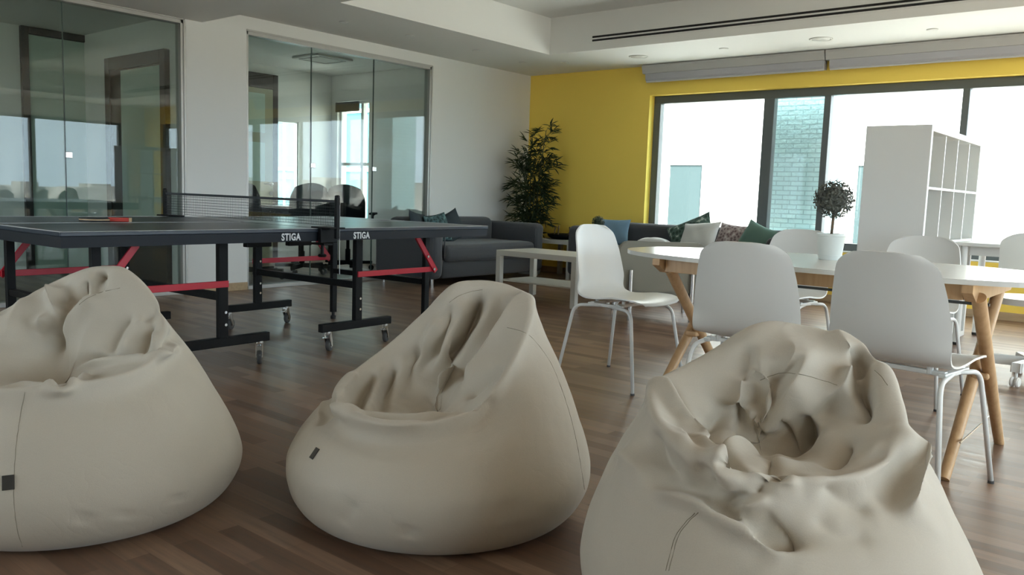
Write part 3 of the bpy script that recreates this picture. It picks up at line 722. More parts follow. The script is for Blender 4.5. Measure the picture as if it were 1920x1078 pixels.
# ------------------------------------------------------------------ sofas
def puff(bm, x0, x1, y0, y1, z0, z1, bev=.05, crown=.0, seg=4):
    """an upholstered block with rounded edges and a slightly crowned top"""
    k = len(bm.verts)
    box(bm, x0, x1, y0, y1, z0, z1, bev, seg)
def sofa(label, loc, rot, length):
    t = thing('sofa', label, 'sofa', loc, rot, 'charcoal sofas'); hl = length/2; Dp = .88
    aw = .17
    def cloth(bm):
        bmesh.ops.subdivide_edges(bm, edges=bm.edges[:], cuts=3, use_grid_fill=True)
        for v in bm.verts:
            n = math.sin(v.co.x*23+v.co.z*17)*math.sin(v.co.y*19+v.co.x*7)*.5+math.sin(v.co.y*41+v.co.z*29)*.3
            v.co += v.normal*n*.006
        return bm
    for s in (-1, 1):
        y0, y1 = sorted((s*hl, s*(hl-aw))); b = B(); box(b, .0, Dp, y0, y1, .09, .64, .06, 4); b.normal_update(); obj('armrest', cloth(b), M['sofa'], t, angle=60)
    b = B(); box(b, .02, .24, -hl+aw-.01, hl-aw+.01, .12, .685, .07, 4)
    b.normal_update(); obj('backrest', cloth(b), M['sofa'], t, angle=60)
    b = B(); box(b, .10, Dp-.03, -hl+aw+.004, hl-aw-.004, .09, .28, .02, 2); obj('base', b, M['sofa'], t, angle=60)
    b = B(); box(b, .22, Dp+.015, -hl+aw+.006, hl-aw-.006, .25, .435, .06, 4); b.normal_update(); obj('seat_cushion', cloth(b), M['sofa'], t, angle=60)
    
    for q in (-1, 1): b = B(); tube(b, [(Dp-.004, q*(hl-aw), .30), (Dp-.004, q*(hl-aw), .585)], .006, 6); obj('piping', b, M['sofa'], t, True)
    for x in (.08, Dp-.08):
        for y in (-hl+.08, hl-.08):
            b = B(); tube(b, [(x, y, 0), (x, y, .095)], .016, 12); obj('leg', b, M['chrome'], t, angle=40)
    return t
sofa('charcoal two seater sofa against the white wall behind the table tennis table', (.055, -1.70, 0), 0, 1.80)
sofa('charcoal sofa under the window with many cushions', (2.55, -.04, 0), -PI/2, 2.44)
def cushion(label, loc, rot, w, h, d, m, group=None, name='cushion'):
    b = B(); n = 17
    def f(s, q, side):
        u, v = 2*s-1, 2*q-1
        pin = (1-abs(u)**2.6)*(1-abs(v)**2.6)
        kx = 1-.10*(1-u*u)*0 - .07*(1-abs(v)**2)*0
        x = u*w/2*(1-.09*(1-v*v)*abs(u)**3); z = v*h/2*(1-.09*(1-u*u)*abs(v)**3)
        y = side*d/2*(max(pin, 0)**.55)+.004*math.sin(9*u+4*v)*pin
        return Vector((x, y, z))
    grid(b, n, n, lambda s, q: f(s, q, 1)); grid(b, n, n, lambda s, q: f(s, q, -1))
    bmesh.ops.remove_doubles(b, verts=b.verts[:], dist=.0015)
    o = obj(name, b, m, None, angle=70); o.location = loc; o.rotation_euler = rot
    return tag(o, label, 'cushion', group)
G1 = 'cushions on the sofa by the white wall'; G2 = 'cushions on the sofa under the window'
cushion('dark grey cushion leaning at the left end of the sofa by the white wall', (.45, -2.33, .585), (-.25, .15, PI/2+.35), .38, .33, .10, M['cush_dark'], G1)
cushion('teal leaf print cushion between two dark cushions on the sofa by the white wall', (.51, -2.11, .575), (-.3, -.12, PI/2+.1), .36, .32, .11, M['cush_teal'], G1)
cushion('dark cushion right of the teal leaf print cushion on the sofa by the white wall', (.46, -1.86, .585), (-.3, -.4, PI/2-.15), .33, .33, .10, M['cush_dark'], G1)
cushion('green leaf print cushion slanting against the back of the window sofa', (2.60, -.44, .60), (-.5, -.42, .25), .50, .38, .11, M['cush_leaf'], G2)
cushion('light grey cushion in front of the green leaf print cushion on the window sofa', (2.78, -.62, .585), (-.55, -.10, -.1), .44, .36, .13, M['cush_grey'], G2)
cushion('brownish floral cushion on the window sofa', (3.06, -.45, .585), (-.45, .08, -.1), .36, .33, .11, M['cush_floral'], G2)
cushion('bottle green cushion at the right end of the window sofa', (3.36, -.55, .585), (-.4, .30, -.3), .38, .35, .11, M['cush_green'], G2)
cushion('slate blue cushion at the left arm of the window sofa', (1.62, -.45, .575), (-.3, 0, .35), .40, .31, .11, M['cush_blue'], G2)
cushion('small pale cushion lying flat on the window sofa seat', (2.30, -.66, .50), (PI/2-.1, 0, .2), .34, .26, .11, M['cush_grey'], G2)

# ------------------------------------------------------------------ coffee tables
def lack(label, loc, rot, w, d, h, shelf=True, name='coffee_table', group=None):
    t = thing(name, label, 'table', loc, rot, group); lw = .05
    b = B(); box(b, 0, w, 0, d, h-.05, h, .003); obj('tabletop', b, M['lack'], t)
    for x in (0, w-lw):
        for y in (0, d-lw):
            b = B(); box(b, x, x+lw, y, y+lw, 0, h-.0502, .002); obj('leg', b, M['lack'], t)
    if shelf:
        b = B(); box(b, .012, w-.012, .0505, d-.0505, .165, .178, .002); obj('shelf', b, M['lack'], t)
    return t
lack('white coffee table with a lower shelf in front of the charcoal sofas', (1.78, -2.62, 0), 0, .90, .55, .45)
lack('white low table in front of the window sofa, mostly hidden by the end chair', (1.95, -1.60, 0), 0, .90, .50, .45)
lack('small white side table in the room corner between the two sofas', (.62, -.62, 0), 0, .55, .55, .45, False, 'side_table')
t = thing('tray', 'black dish with upright dark sticks on the corner side table', 'decoration', (.90, -.34, .4505))
b = B(); lathe(b, [(0, 0), (.17, 0), (.22, .035), (.225, .06), (.205, .06), (.165, .014), (0, .012)], 32, cap0=False, cap1=False); obj('dish', b, M['black_metal'], t, angle=40)
for k, (x, y, dx, dy, hh) in enumerate([(-.14, -.06, .02, .01, .15), (-.05, -.10, .0, .02, .16), (.07, -.08, .07, .0, .15), (.0, .09, -.04, .03, .14), (.13, .03, .05, .05, .13)]):
    b = B(); tube(b, [(x, y, .013), (x+dx, y+dy, hh)], .008, 8); obj('stick', b, M['trunk'], t)
topiary((2.10, -1.45, .4505), .062, .262, .045, .11, M['boxwood_dark'], 'small dark green topiary behind the back of the end chair', 500, .008)

# ------------------------------------------------------------------ bamboo in the corner
t = thing('potted_bamboo', 'tall potted bamboo plant in the corner beside the yellow wall', 'plant', (.42, -.42, 0))
b = B(); lathe(b, [(0, 0), (.13, 0), (.17, .28), (.18, .30), (.16, .30), (.15, .27), (0, .26)], 32, cap0=False, cap1=False); obj('pot', b, M['pot'], t, angle=40)
b = B(); lathe(b, [(.154, .275), (.001, .285)], 24, cap0=False, cap1=False); obj('soil', b, M['soil'], t)
rg = random.Random(11); fol = B()
def blade(bm, p, d, ln, w):
    d = d.normalized(); s = d.cross(Vector((0, 0, 1)))
    if s.length < .01: s = Vector((1, 0, 0))
    s.normalize(); n = s.cross(d)
    c = [p, p+d*ln*.35+s*w+n*.004, p+d*ln*.7+s*w*.7-n*ln*.04, p+d*ln-n*ln*.16, p+d*ln*.7-s*w*.7-n*ln*.04, p+d*ln*.35-s*w+n*.004, p+d*ln*.35-n*.004]
    v = [bm.verts.new(x) for x in c]
    bm.faces.new((v[0], v[1], v[6])); bm.faces.new((v[0], v[6], v[5])); bm.faces.new((v[6], v[1], v[2], v[3])); bm.faces.new((v[6], v[3], v[4], v[5]))
for k in range(6):
    a = 2*PI*k/6+.4; r0 = .05; hh = [1.74, 1.55, 1.66, 1.30, 1.45, 1.1][k]; sp = rg.uniform(.05, .16)
    P = [Vector((r0*math.cos(a)+sp*math.cos(a)*q*q, r0*math.sin(a)+sp*math.sin(a)*q*q, .27+(hh-.27)*q)) for q in [i/10 for i in range(11)]]
    b = B(); tube(b, P, [.010-.006*i/10 for i in range(11)], 8); obj('cane', b, M['cane'], t, True)
    for j in range(38):
        q = rg.uniform(.22, 1.0); i = min(int(q*10), 9); p = P[i].lerp(P[i+1], q*10-i)
        aa = rg.uniform(0, 2*PI); ln = rg.uniform(.08, .24)*(1.0 if q < .8 else .65)
        tip = p+Vector((math.cos(aa)*ln, math.sin(aa)*ln, rg.uniform(-.02, .12)))
        tube(fol, [p, p.lerp(tip, .6)+Vector((0, 0, .02)), tip], .0018, 4, False)
        for m in range(rg.randint(5, 8)):
            dd = (tip-p).normalized()+Vector((rg.uniform(-1, 1), rg.uniform(-1, 1), rg.uniform(-.7, .5)))*.95
            blade(fol, p.lerp(tip, rg.uniform(.55, 1)), dd, rg.uniform(.09, .16), rg.uniform(.008, .013))
obj('foliage', fol, M['leaf'], t)

# ------------------------------------------------------------------ low lounge chair seen from behind
t = thing('lounge_chair', 'low taupe lounge chair with chrome legs seen from behind', 'chair', (3.51, -2.62, 0), math.radians(40))
# local x = picture right, y = away from the camera
b = B(); prism(b, [(-.345+.0, .22), (.345, .22), (.345, .57), (.325, .605), (.285, .625), (-.285, .625), (-.325, .605), (-.345, .57)], .07, 'y', .02); bmesh.ops.bevel(b, geom=b.edges[:], offset=.012, segments=2, affect='EDGES'); obj('backrest', b, M['taupe'], t, angle=50)
b = B(); box(b, -.335, .335, .092, .62, .22, .36, .04, 3); obj('seat', b, M['taupe'], t, angle=50)
for s in (-1, 1):
    b = B(); box(b, s*.34-.03, s*.34+.03, .10, .60, .24, .50, .025, 3); obj('armrest', b, M['taupe'], t, angle=50)
    b = B(); tube(b, [(s*.243, .0, 0), (s*.243, .0, .40)], .0175, 16); obj('leg', b, M['chrome'], t, angle=40)
    b = B(); tube(b, [(s*.30, .56, 0), (s*.30, .56, .2195)], .0175, 16); obj('leg', b, M['chrome'], t, angle=40)

# ------------------------------------------------------------------ the office behind the glass
def office_chair(label, loc, rot, first=None):
    t = thing('office_chair', label, 'chair', loc, rot, 'office chairs behind the glass partition')
    b = B(); prism(b, oval(.24, .25, 32, 3), .07, 'z', .43); bmesh.ops.bevel(b, geom=[e for e in b.edges if abs(e.verts[0].co.z-e.verts[1].co.z) < 1e-6], offset=.02, segments=2, affect='EDGES'); obj('seat', b, M['office_black'], t, angle=50)
    b = B()
    grid(b, 13, 10, lambda s, q: Vector((-.24-.06*q+.05*(2*s-1)**2, (2*s-1)*(.23-.05*max(0, q-.6)/.4), .56+.45*q-.05*max(0, q-.7)/.3*(2*s-1)**2)))
    bmesh.ops.solidify(b, geom=b.faces[:], thickness=.035); obj('backrest', b, M['office_black'], t, angle=50)
    b = B(); tube(b, bend([(-.05, 0, .42), (-.29, 0, .42), (-.31, 0, .80)], .08), .022, 10); lathe(b, [(.03, .1), (.03, .25), (.02, .251), (.02, .43)], 16); obj('column', b, M['black_metal'], t, True)
    for s in (-1, 1):
        b = B(); tube(b, bend([(-.05, s*.22, .44), (-.05, s*.29, .46), (-.02, s*.29, .66), (.14, s*.29, .67)], .04), .014, 8); box(b, -.10, .16, s*.29-.035, s*.29+.035, .665, .69, .008); obj('armrest', b, M['office_black'], t, angle=50)
    for k in range(5):
        a = 2*PI*k/5; Rm = Matrix.Rotation(a, 4, 'Z')
        b = B(); box(b, .02, .29, -.02, .02, .075, .11, .006, mtx=Rm); ar = obj('base_arm', b, M['black_metal'], t)
        b = B(); tube(b, [Rm @ Vector((.28, -.02, .03)), Rm @ Vector((.28, .02, .03))], .03, 14); obj('castor', b, M['black_rubber'], ar, angle=40)
    return t
oc = office_chair('middle one of the three black office chairs behind the glass partition', (-1.0, -2.74, 0), math.radians(165))
dup(oc, (-1.05, -2.05, 0), math.radians(132), 'rightmost of the three black office chairs behind the glass partition')
dup(oc, (-.80, -3.46, 0), math.radians(110), 'leftmost of the three black office chairs behind the glass partition, below the door handle')
t = thing('office_desk', 'dark desk standing behind the glass partition', 'table', (-1.95, -2.6, 0))
b = B(); box(b, -.35, .35, -.75, .80, .70, .73, .004); obj('tabletop', b, M['desk_dark'], t)
for x in (-.31, .31):
    for y in (-.70, .75): b = B(); box(b, x-.02, x+.02, y-.02, y+.02, 0, .6998, .003); obj('leg', b, M['black_metal'], t)
b = B(); box(b, -.02, 0, -.68, .73, .35, .699, .003); obj('modesty_panel', b, M['desk_dark'], t)

# ------------------------------------------------------------------ bean bags
def per(tab, th):
    """periodic Catmull-Rom through values given every 30 degrees"""
    tab = np.asarray(tab, float); n = len(tab); t = th/(2*PI)*n; i = np.floor(t).astype(int); f = (t-i)
    g = lambda k: tab[(i+k) % n]
    a, b_, c, d = g(-1), g(0), g(1), g(2)
    return .5*(2*b_+(-a+c)*f+(2*a-5*b_+4*c-d)*f*f+(-a+3*b_-3*c+d)*f**3)
def smooth_noise(P, seed, freq, octs=3):
    rs = np.random.RandomState(seed); out = np.zeros(len(P)); amp = 1.
    for o in range(octs):
        for k in range(5):
            w = rs.normal(size=3)*freq; ph = rs.uniform(0, 2*PI); out += amp*np.sin(P@w+ph)/5
        freq *= 2; amp *= .5
    return out
def bag_mesh(spec, nth=288, ns=250):
    th = np.linspace(0, 2*PI, nth, endpoint=False)
    RB, ZB, RR, ZR = (per(spec[k], th) for k in ('rb', 'zb', 'rr', 'zr'))
    cx, cy, cz = spec['seat']
    # control points of the meridian, in (radius from axis, height); the seat end is shifted to the seat centre
    zero = np.zeros(nth)
    tr = spec.get('rim_round', .04)
    mid = spec.get('mid', .5)
    ctrl = [(zero, zero), (RB*.45, zero+.0), (RB*.80, zero+.0), (RB*.965, ZB*.36), (RB, ZB), (RB*(1-mid)*1.0+RR*mid+.012, ZB*.5+ZR*.5), (RR+.018, ZR-.055), (RR, ZR-.002), (RR-tr, ZR-.015)]
    dirs = np.stack([np.cos(th), np.sin(th)], 1)
    pts = [np.concatenate([dirs*r[:, None], (z+0*r)[:, None]], 1) for r, z in ctrl]
    S = np.array([cx, cy, cz])
    rim = pts[-1]
    sag = spec.get('sag', .35)
    for q, w in ((.35, sag), (.7, sag*.55+.45), (1.0, 1.0)):
        p = rim*(1-q)+S*q
        zl = rim[:, 2]*(1-w)+cz*w
        p[:, 2] = np.minimum(p[:, 2], zl) if q < 1 else cz
        pts.append(p)
    K = np.array(pts)                               # (nc, nth, 3)
    nc = len(K); t = np.linspace(0, nc-1, ns+1); i = np.minimum(t.astype(int), nc-2); f = (t-i)[:, None, None]
    g = lambda k: K[np.clip(i+k, 0, nc-1)]
    a, b_, c, d = g(-1), g(0), g(1), g(2)
    V = .5*(2*b_+(-a+c)*f+(2*a-5*b_+4*c-d)*f*f+(-a+3*b_-3*c+d)*f**3)
    V = V[1:-1]                                     # poles are added apart
    ns2 = V.shape[0]
    P = V.reshape(-1, 3)
    P[:, 2] = np.maximum(P[:, 2], 0)
    P = np.vstack([P, [[0, 0, 0]], [S]])
    F = []
    for r in range(ns2-1):
        for k in range(nth):
            k2 = (k+1) % nth; F.append((r*nth+k, r*nth+k2, (r+1)*nth+k2, (r+1)*nth+k))
    for k in range(nth):
        k2 = (k+1) % nth; F.append((len(P)-2, k2, k)); F.append((len(P)-1, (ns2-1)*nth+k, (ns2-1)*nth+k2))
    return P, F, nth, ns2
def normals(P, F):
    Q = F if isinstance(F, np.ndarray) else np.array([f if len(f) == 4 else (*f, f[2]) for f in F])
    n = np.cross(P[Q[:, 2]]-P[Q[:, 0]], P[Q[:, 3]]-P[Q[:, 1]])
    N_ = np.zeros_like(P)
    for k in range(4):
        for c in range(3): N_[:, c] += np.bincount(Q[:, k], n[:, c], len(P))
    return N_/np.maximum(np.linalg.norm(N_, axis=1, keepdims=True), 1e-12)
def seg_dist(P, line, N_):
    """distance to a 3D polyline, position 0..1 along it, and on which side of it each point lies"""
    line = np.asarray(line, float); best = np.full(len(P), 1e9); par = np.zeros(len(P)); side = np.zeros(len(P)); L_ = np.r_[0, np.cumsum(np.linalg.norm(np.diff(line, axis=0), axis=1))]
    for k in range(len(line)-1):
        a, b_ = line[k], line[k+1]; d = b_-a; l2 = max(d@d, 1e-12)
        t = np.clip((P-a)@d/l2, 0, 1); v = P-(a+t[:, None]*d); q = np.linalg.norm(v, axis=1)
        m = q < best; best[m] = q[m]; par[m] = (L_[k]+t[m]*math.sqrt(l2))/L_[-1]
        side[m] = np.einsum('ij,ij->i', np.cross(N_[m], d), v[m])
    return best, par, side
def catmull(line, n=6):
    line = [np.asarray(p, float) for p in line]; out = []
    for i in range(len(line)-1):
        a, b_, c, d = line[max(i-1, 0)], line[i], line[i+1], line[min(i+2, len(line)-1)]
        for k in range(n):
            f = k/n; out.append(.5*(2*b_+(-a+c)*f+(2*a-5*b_+4*c-d)*f*f+(-a+3*b_-3*c+d)*f**3))
    out.append(line[-1]); return np.array(out)
def sculpt(P, F, strokes, hold=None):
    """each stroke: (kind, depth, width, points). 'v' presses a sharp valley, 'r' raises a soft ridge,
    'f' is a fold: a lip on the left of the path (seen from outside) with a tuck on its right, 'c' a creased ridge, 'b' a round bump"""
    Q = np.array([f if len(f) == 4 else (*f, f[2]) for f in F])
    for kind, depth, width, line in strokes:
        line = catmull(line)
        near = ((P > line.min(0)-4*width) & (P < line.max(0)+4*width)).all(1)
        N_ = normals(P, Q)
        d = np.full(len(P), 9.); s = np.zeros(len(P)); side = np.zeros(len(P))
        d[near], s[near], side[near] = seg_dist(P[near], line, N_[near])
        m = d < width*4
        if hold is not None and kind != 'b': hold[:] = np.maximum(hold, np.exp(-(d/.007)**2)*np.clip(np.minimum(s, 1-s)/.06, .0, 1))
        tp = np.clip(np.minimum(s/.2, (1-s)/.2), 0, 1); tp = tp*tp*(3-2*tp)
        if kind == 'v': w = -np.exp(-(np.sqrt(d*d+.0016**2)/width)**1.15)
        elif kind == 'r': w = np.exp(-(d/width)**2)
        elif kind == 'c': w = np.exp(-(np.sqrt(d*d+.0025**2)-.0025)/width*1.2)
        elif kind == 'b': w = np.exp(-(d/width)**2); tp = 1.
        else:
            q = d*np.sign(side)/width
            w = np.exp(-((q-.6)/.7)**2)-.9*np.exp(-((q+.5)/.55)**2)
        P = P+N_*(depth*w*tp*m)[:, None]
        P[:, 2] = np.maximum(P[:, 2], 0)
    return P
def relax(P, F, n, lam=.5):
    E = np.array(sorted({tuple(sorted((f[k], f[(k+1) % len(f)]))) for f in F for k in range(len(f))}))
    for _ in range(n):
        c = np.bincount(E.ravel(), minlength=len(P))
        A = np.stack([np.bincount(E[:, 0], P[E[:, 1], k], len(P))+np.bincount(E[:, 1], P[E[:, 0], k], len(P)) for k in range(3)], 1)
        P = P+(A/c[:, None]-P)*(lam[:, None] if hasattr(lam, '__len__') else lam)
    return P
def final_bag(spec, strokes):
    P, F, nth, ns2 = bag_mesh(spec)
    hold = np.zeros(len(P))
    P = sculpt(P, F, strokes, hold)
    z = np.clip((P[:, 2]-.27)/.14, 0, 1); z = z*z*(3-2*z)
    P = relax(P, F, spec.get('relax', 10), .5*(1-hold)*z)      # pull the cloth taut between its creases
    P = relax(P, F, 2, .4)
    N_ = normals(P, F)
    up = np.clip((P[:, 2]-.03)/.12, 0, 1)
    P = P+N_*((smooth_noise(P, spec['seed'], 8, 3)*.005+smooth_noise(P, spec['seed']+50, 34, 2)*.0012)*up)[:, None]
    P[:, 2] = np.maximum(P[:, 2], 0)
    return P, F
def build_bag(name, label, loc, rot, spec, strokes, seams, tags):
    P, F = final_bag(spec, strokes)
    t = thing('bean_bag', label, 'bean bag', loc, (0, 0, rot), 'beige bean bags')
    me = bpy.data.meshes.new('cover'); me.from_pydata(P.tolist(), [], F); me.update()
    link_mesh('cover', me, M['bean'], t, True)
    for line in seams:
        b = B(); tube(b, [Vector(p) for p in catmull(line, 2)], .0008, 6); obj('seam', b, M['seam'], t, True)
    for c, n, u, w_, h_ in tags:
        c, n, u = Vector(c), Vector(n).normalized(), Vector(u).normalized(); v = n.cross(u).normalized(); u = v.cross(n)
        mt = Matrix((u, v, n)).transposed().to_4x4(); mt.translation = c
        b = B(); box(b, -w_/2, w_/2, -h_/2, h_/2, -.001, .0035, .0008, 2, mt); tg = obj('leather_tag', b, M['tag'], t)
        tg['label'] = 'small dark leather tag'
    return t
VIEW = math.radians(39.72)
BAGS = {}
BAGS[1] = dict(loc=(4.237, -7.318, 0), seed=1, rb=[0.45, 0.45, 0.45, 0.45, 0.45, 0.45, 0.45, 0.45, 0.45, 0.45, 0.45, 0.45], zb=[0.16, 0.16, 0.16, 0.16, 0.16, 0.16, 0.16, 0.16, 0.16, 0.16, 0.16, 0.16],
  rr=[0.25, 0.21, 0.17, 0.17, 0.19, 0.25, 0.31, 0.35, 0.36, 0.34, 0.31, 0.28],
  zr=[0.49, 0.6, 0.68, 0.69, 0.67, 0.6, 0.52, 0.45, 0.42, 0.42, 0.43, 0.445], seat=(-0.05, -0.02, 0.37), relax=10)
STROKES_1 = [
  ('b', -0.035, 0.09, [(-0.089,0.004,0.415), (-0.084,-0.006,0.401)]),
  ('c', 0.045, 0.03, [(0.040,0.096,0.631), (-0.008,0.087,0.590), (-0.036,0.075,0.560), (-0.062,0.057,0.516), (-0.079,0.037,0.470), (-0.082,0.019,0.436), (-0.071,-0.003,0.401)]),
  ('v', 0.09, 0.02, [(0.039,0.108,0.656), (-0.020,0.096,0.606), (-0.052,0.085,0.576), (-0.080,0.066,0.525), (-0.099,0.040,0.472), (-0.100,0.022,0.443), (-0.083,-0.011,0.396)]),
  ('c', 0.051, 0.02, [(-0.160,0.147,0.633), (-0.141,0.123,0.614), (-0.108,0.090,0.562), (-0.094,0.067,0.523), (-0.105,0.050,0.490)]),
  ('v', 0.045, 0.022, [(-0.146,0.152,0.642), (-0.106,0.112,0.608), (-0.072,0.089,0.576)]),
  ('v', 0.051, 0.016, [(0.003,0.139,0.685), (-0.003,0.116,0.652), (-0.015,0.100,0.616)]),
  ('c', 0.033, 0.012, [(-0.025,0.125,0.662), (-0.029,0.106,0.625), (-0.034,0.093,0.596)]),
  ('v', 0.048, 0.01, [(-0.040,0.119,0.649), (-0.037,0.099,0.609), (-0.041,0.086,0.581)]),
  ('v', 0.021, 0.01, [(-0.097,0.093,0.573), (-0.066,0.087,0.575), (-0.041,0.086,0.581)]),
  ('v', 0.054, 0.012, [(-0.155,0.043,0.489), (-0.139,0.049,0.493), (-0.122,0.047,0.486), (-0.102,0.026,0.450)]),
  ('c', 0.042, 0.014, [(-0.166,0.053,0.507), (-0.148,0.072,0.529), (-0.116,0.079,0.538)]),
  ('v', 0.039, 0.012, [(-0.127,0.019,0.449), (-0.130,-0.015,0.417), (-0.127,-0.058,0.395)]),
  ('c', 0.03, 0.01, [(-0.114,0.019,0.443), (-0.116,-0.015,0.410), (-0.115,-0.047,0.393)]),
  ('v', 0.024, 0.01, [(-0.138,0.011,0.444), (-0.143,-0.024,0.419), (-0.139,-0.058,0.401)]),
  ('c', 0.024, 0.03, [(-0.212,0.122,0.600), (-0.231,0.063,0.545), (-0.217,-0.002,0.475)]),
  ('v', 0.024, 0.024, [(0.130,0.073,0.562), (0.098,0.044,0.504), (0.080,0.006,0.439)]),
  ('c', 0.018, 0.022, [(0.169,0.069,0.558), (0.139,0.037,0.500), (0.130,0.001,0.449)]),
  ('v', 0.033, 0.018, [(0.210,0.052,0.536), (0.190,0.022,0.492), (0.182,-0.024,0.449)]),
  ('c', 0.021, 0.018, [(0.217,0.096,0.522), (0.225,0.008,0.489), (0.225,-0.026,0.463)]),
  ('v', 0.021, 0.016, [(0.196,0.097,0.581), (0.185,0.069,0.558), (0.154,0.055,0.533)]),
  ('f', -0.039, 0.018, [(-0.029,-0.004,0.403), (0.007,0.005,0.423), (0.121,-0.018,0.431), (0.189,-0.034,0.446), (0.256,-0.044,0.468), (0.229,0.168,0.472)]),
  ('f', -0.036, 0.02, [(-0.129,-0.265,0.400), (-0.094,-0.231,0.394), (-0.020,-0.210,0.394), (0.116,-0.301,0.421), (0.035,-0.037,0.393)]),
  ('v', 0.021, 0.02, [(-0.213,0.123,0.600), (-0.248,0.096,0.577), (-0.263,0.037,0.532)]),
  ('v', 0.006, 0.02, [(0.201,-0.400,0.091), (0.220,-0.395,0.125)]),
  ('v', 0.006, 0.02, [(0.283,-0.345,0.086), (0.296,-0.342,0.113)]),
  ('v', 0.005, 0.02, [(0.378,-0.241,0.092), (0.385,-0.239,0.121)])]
SEAMS_1 = [[(0.037,-0.339,0.413), (0.037,-0.343,0.402), (0.036,-0.346,0.390), (0.035,-0.350,0.379), (0.035,-0.355,0.368), (0.037,-0.362,0.357), (0.039,-0.369,0.347), (0.041,-0.377,0.336), (0.044,-0.384,0.326), (0.045,-0.391,0.316), (0.047,-0.396,0.305), (0.048,-0.401,0.294), (0.049,-0.406,0.283), (0.051,-0.410,0.272), (0.052,-0.414,0.261), (0.053,-0.419,0.250), (0.055,-0.423,0.239), (0.057,-0.428,0.228), (0.058,-0.432,0.217), (0.060,-0.435,0.206), (0.061,-0.438,0.195), (0.062,-0.442,0.184), (0.064,-0.444,0.172), (0.065,-0.446,0.161), (0.066,-0.446,0.148), (0.067,-0.446,0.136), (0.067,-0.446,0.123), (0.068,-0.444,0.110), (0.068,-0.442,0.097), (0.068,-0.439,0.084), (0.068,-0.434,0.069), (0.067,-0.426,0.054), (0.063,-0.415,0.037)],
  [(-0.026,0.052,0.584), (-0.017,0.057,0.593), (-0.006,0.060,0.602), (0.004,0.067,0.608), (0.012,0.078,0.613), (0.002,0.127,0.613), (0.033,0.095,0.622), (0.049,0.093,0.626), (0.063,0.094,0.629), (0.077,0.096,0.633)]]
TAGS_1 = [((0.047,-0.436,0.210), (0.131,-0.942,0.310), (0.980,0.170,0.103), 0.028, 0.036)]
BAGS[2] = dict(loc=(5.015, -6.587, 0), seed=2, rb=[0.455, 0.455, 0.455, 0.455, 0.455, 0.455, 0.455, 0.455, 0.455, 0.455, 0.455, 0.455], zb=[0.17, 0.17, 0.17, 0.17, 0.17, 0.17, 0.17, 0.17, 0.17, 0.17, 0.17, 0.17],
  rr=[0.27, 0.27, 0.22, 0.18, 0.21, 0.27, 0.31, 0.32, 0.33, 0.3, 0.27, 0.26],
  zr=[0.63, 0.655, 0.675, 0.655, 0.54, 0.43, 0.37, 0.345, 0.335, 0.345, 0.39, 0.51], seat=(-0.02, -0.02, 0.31), relax=10)
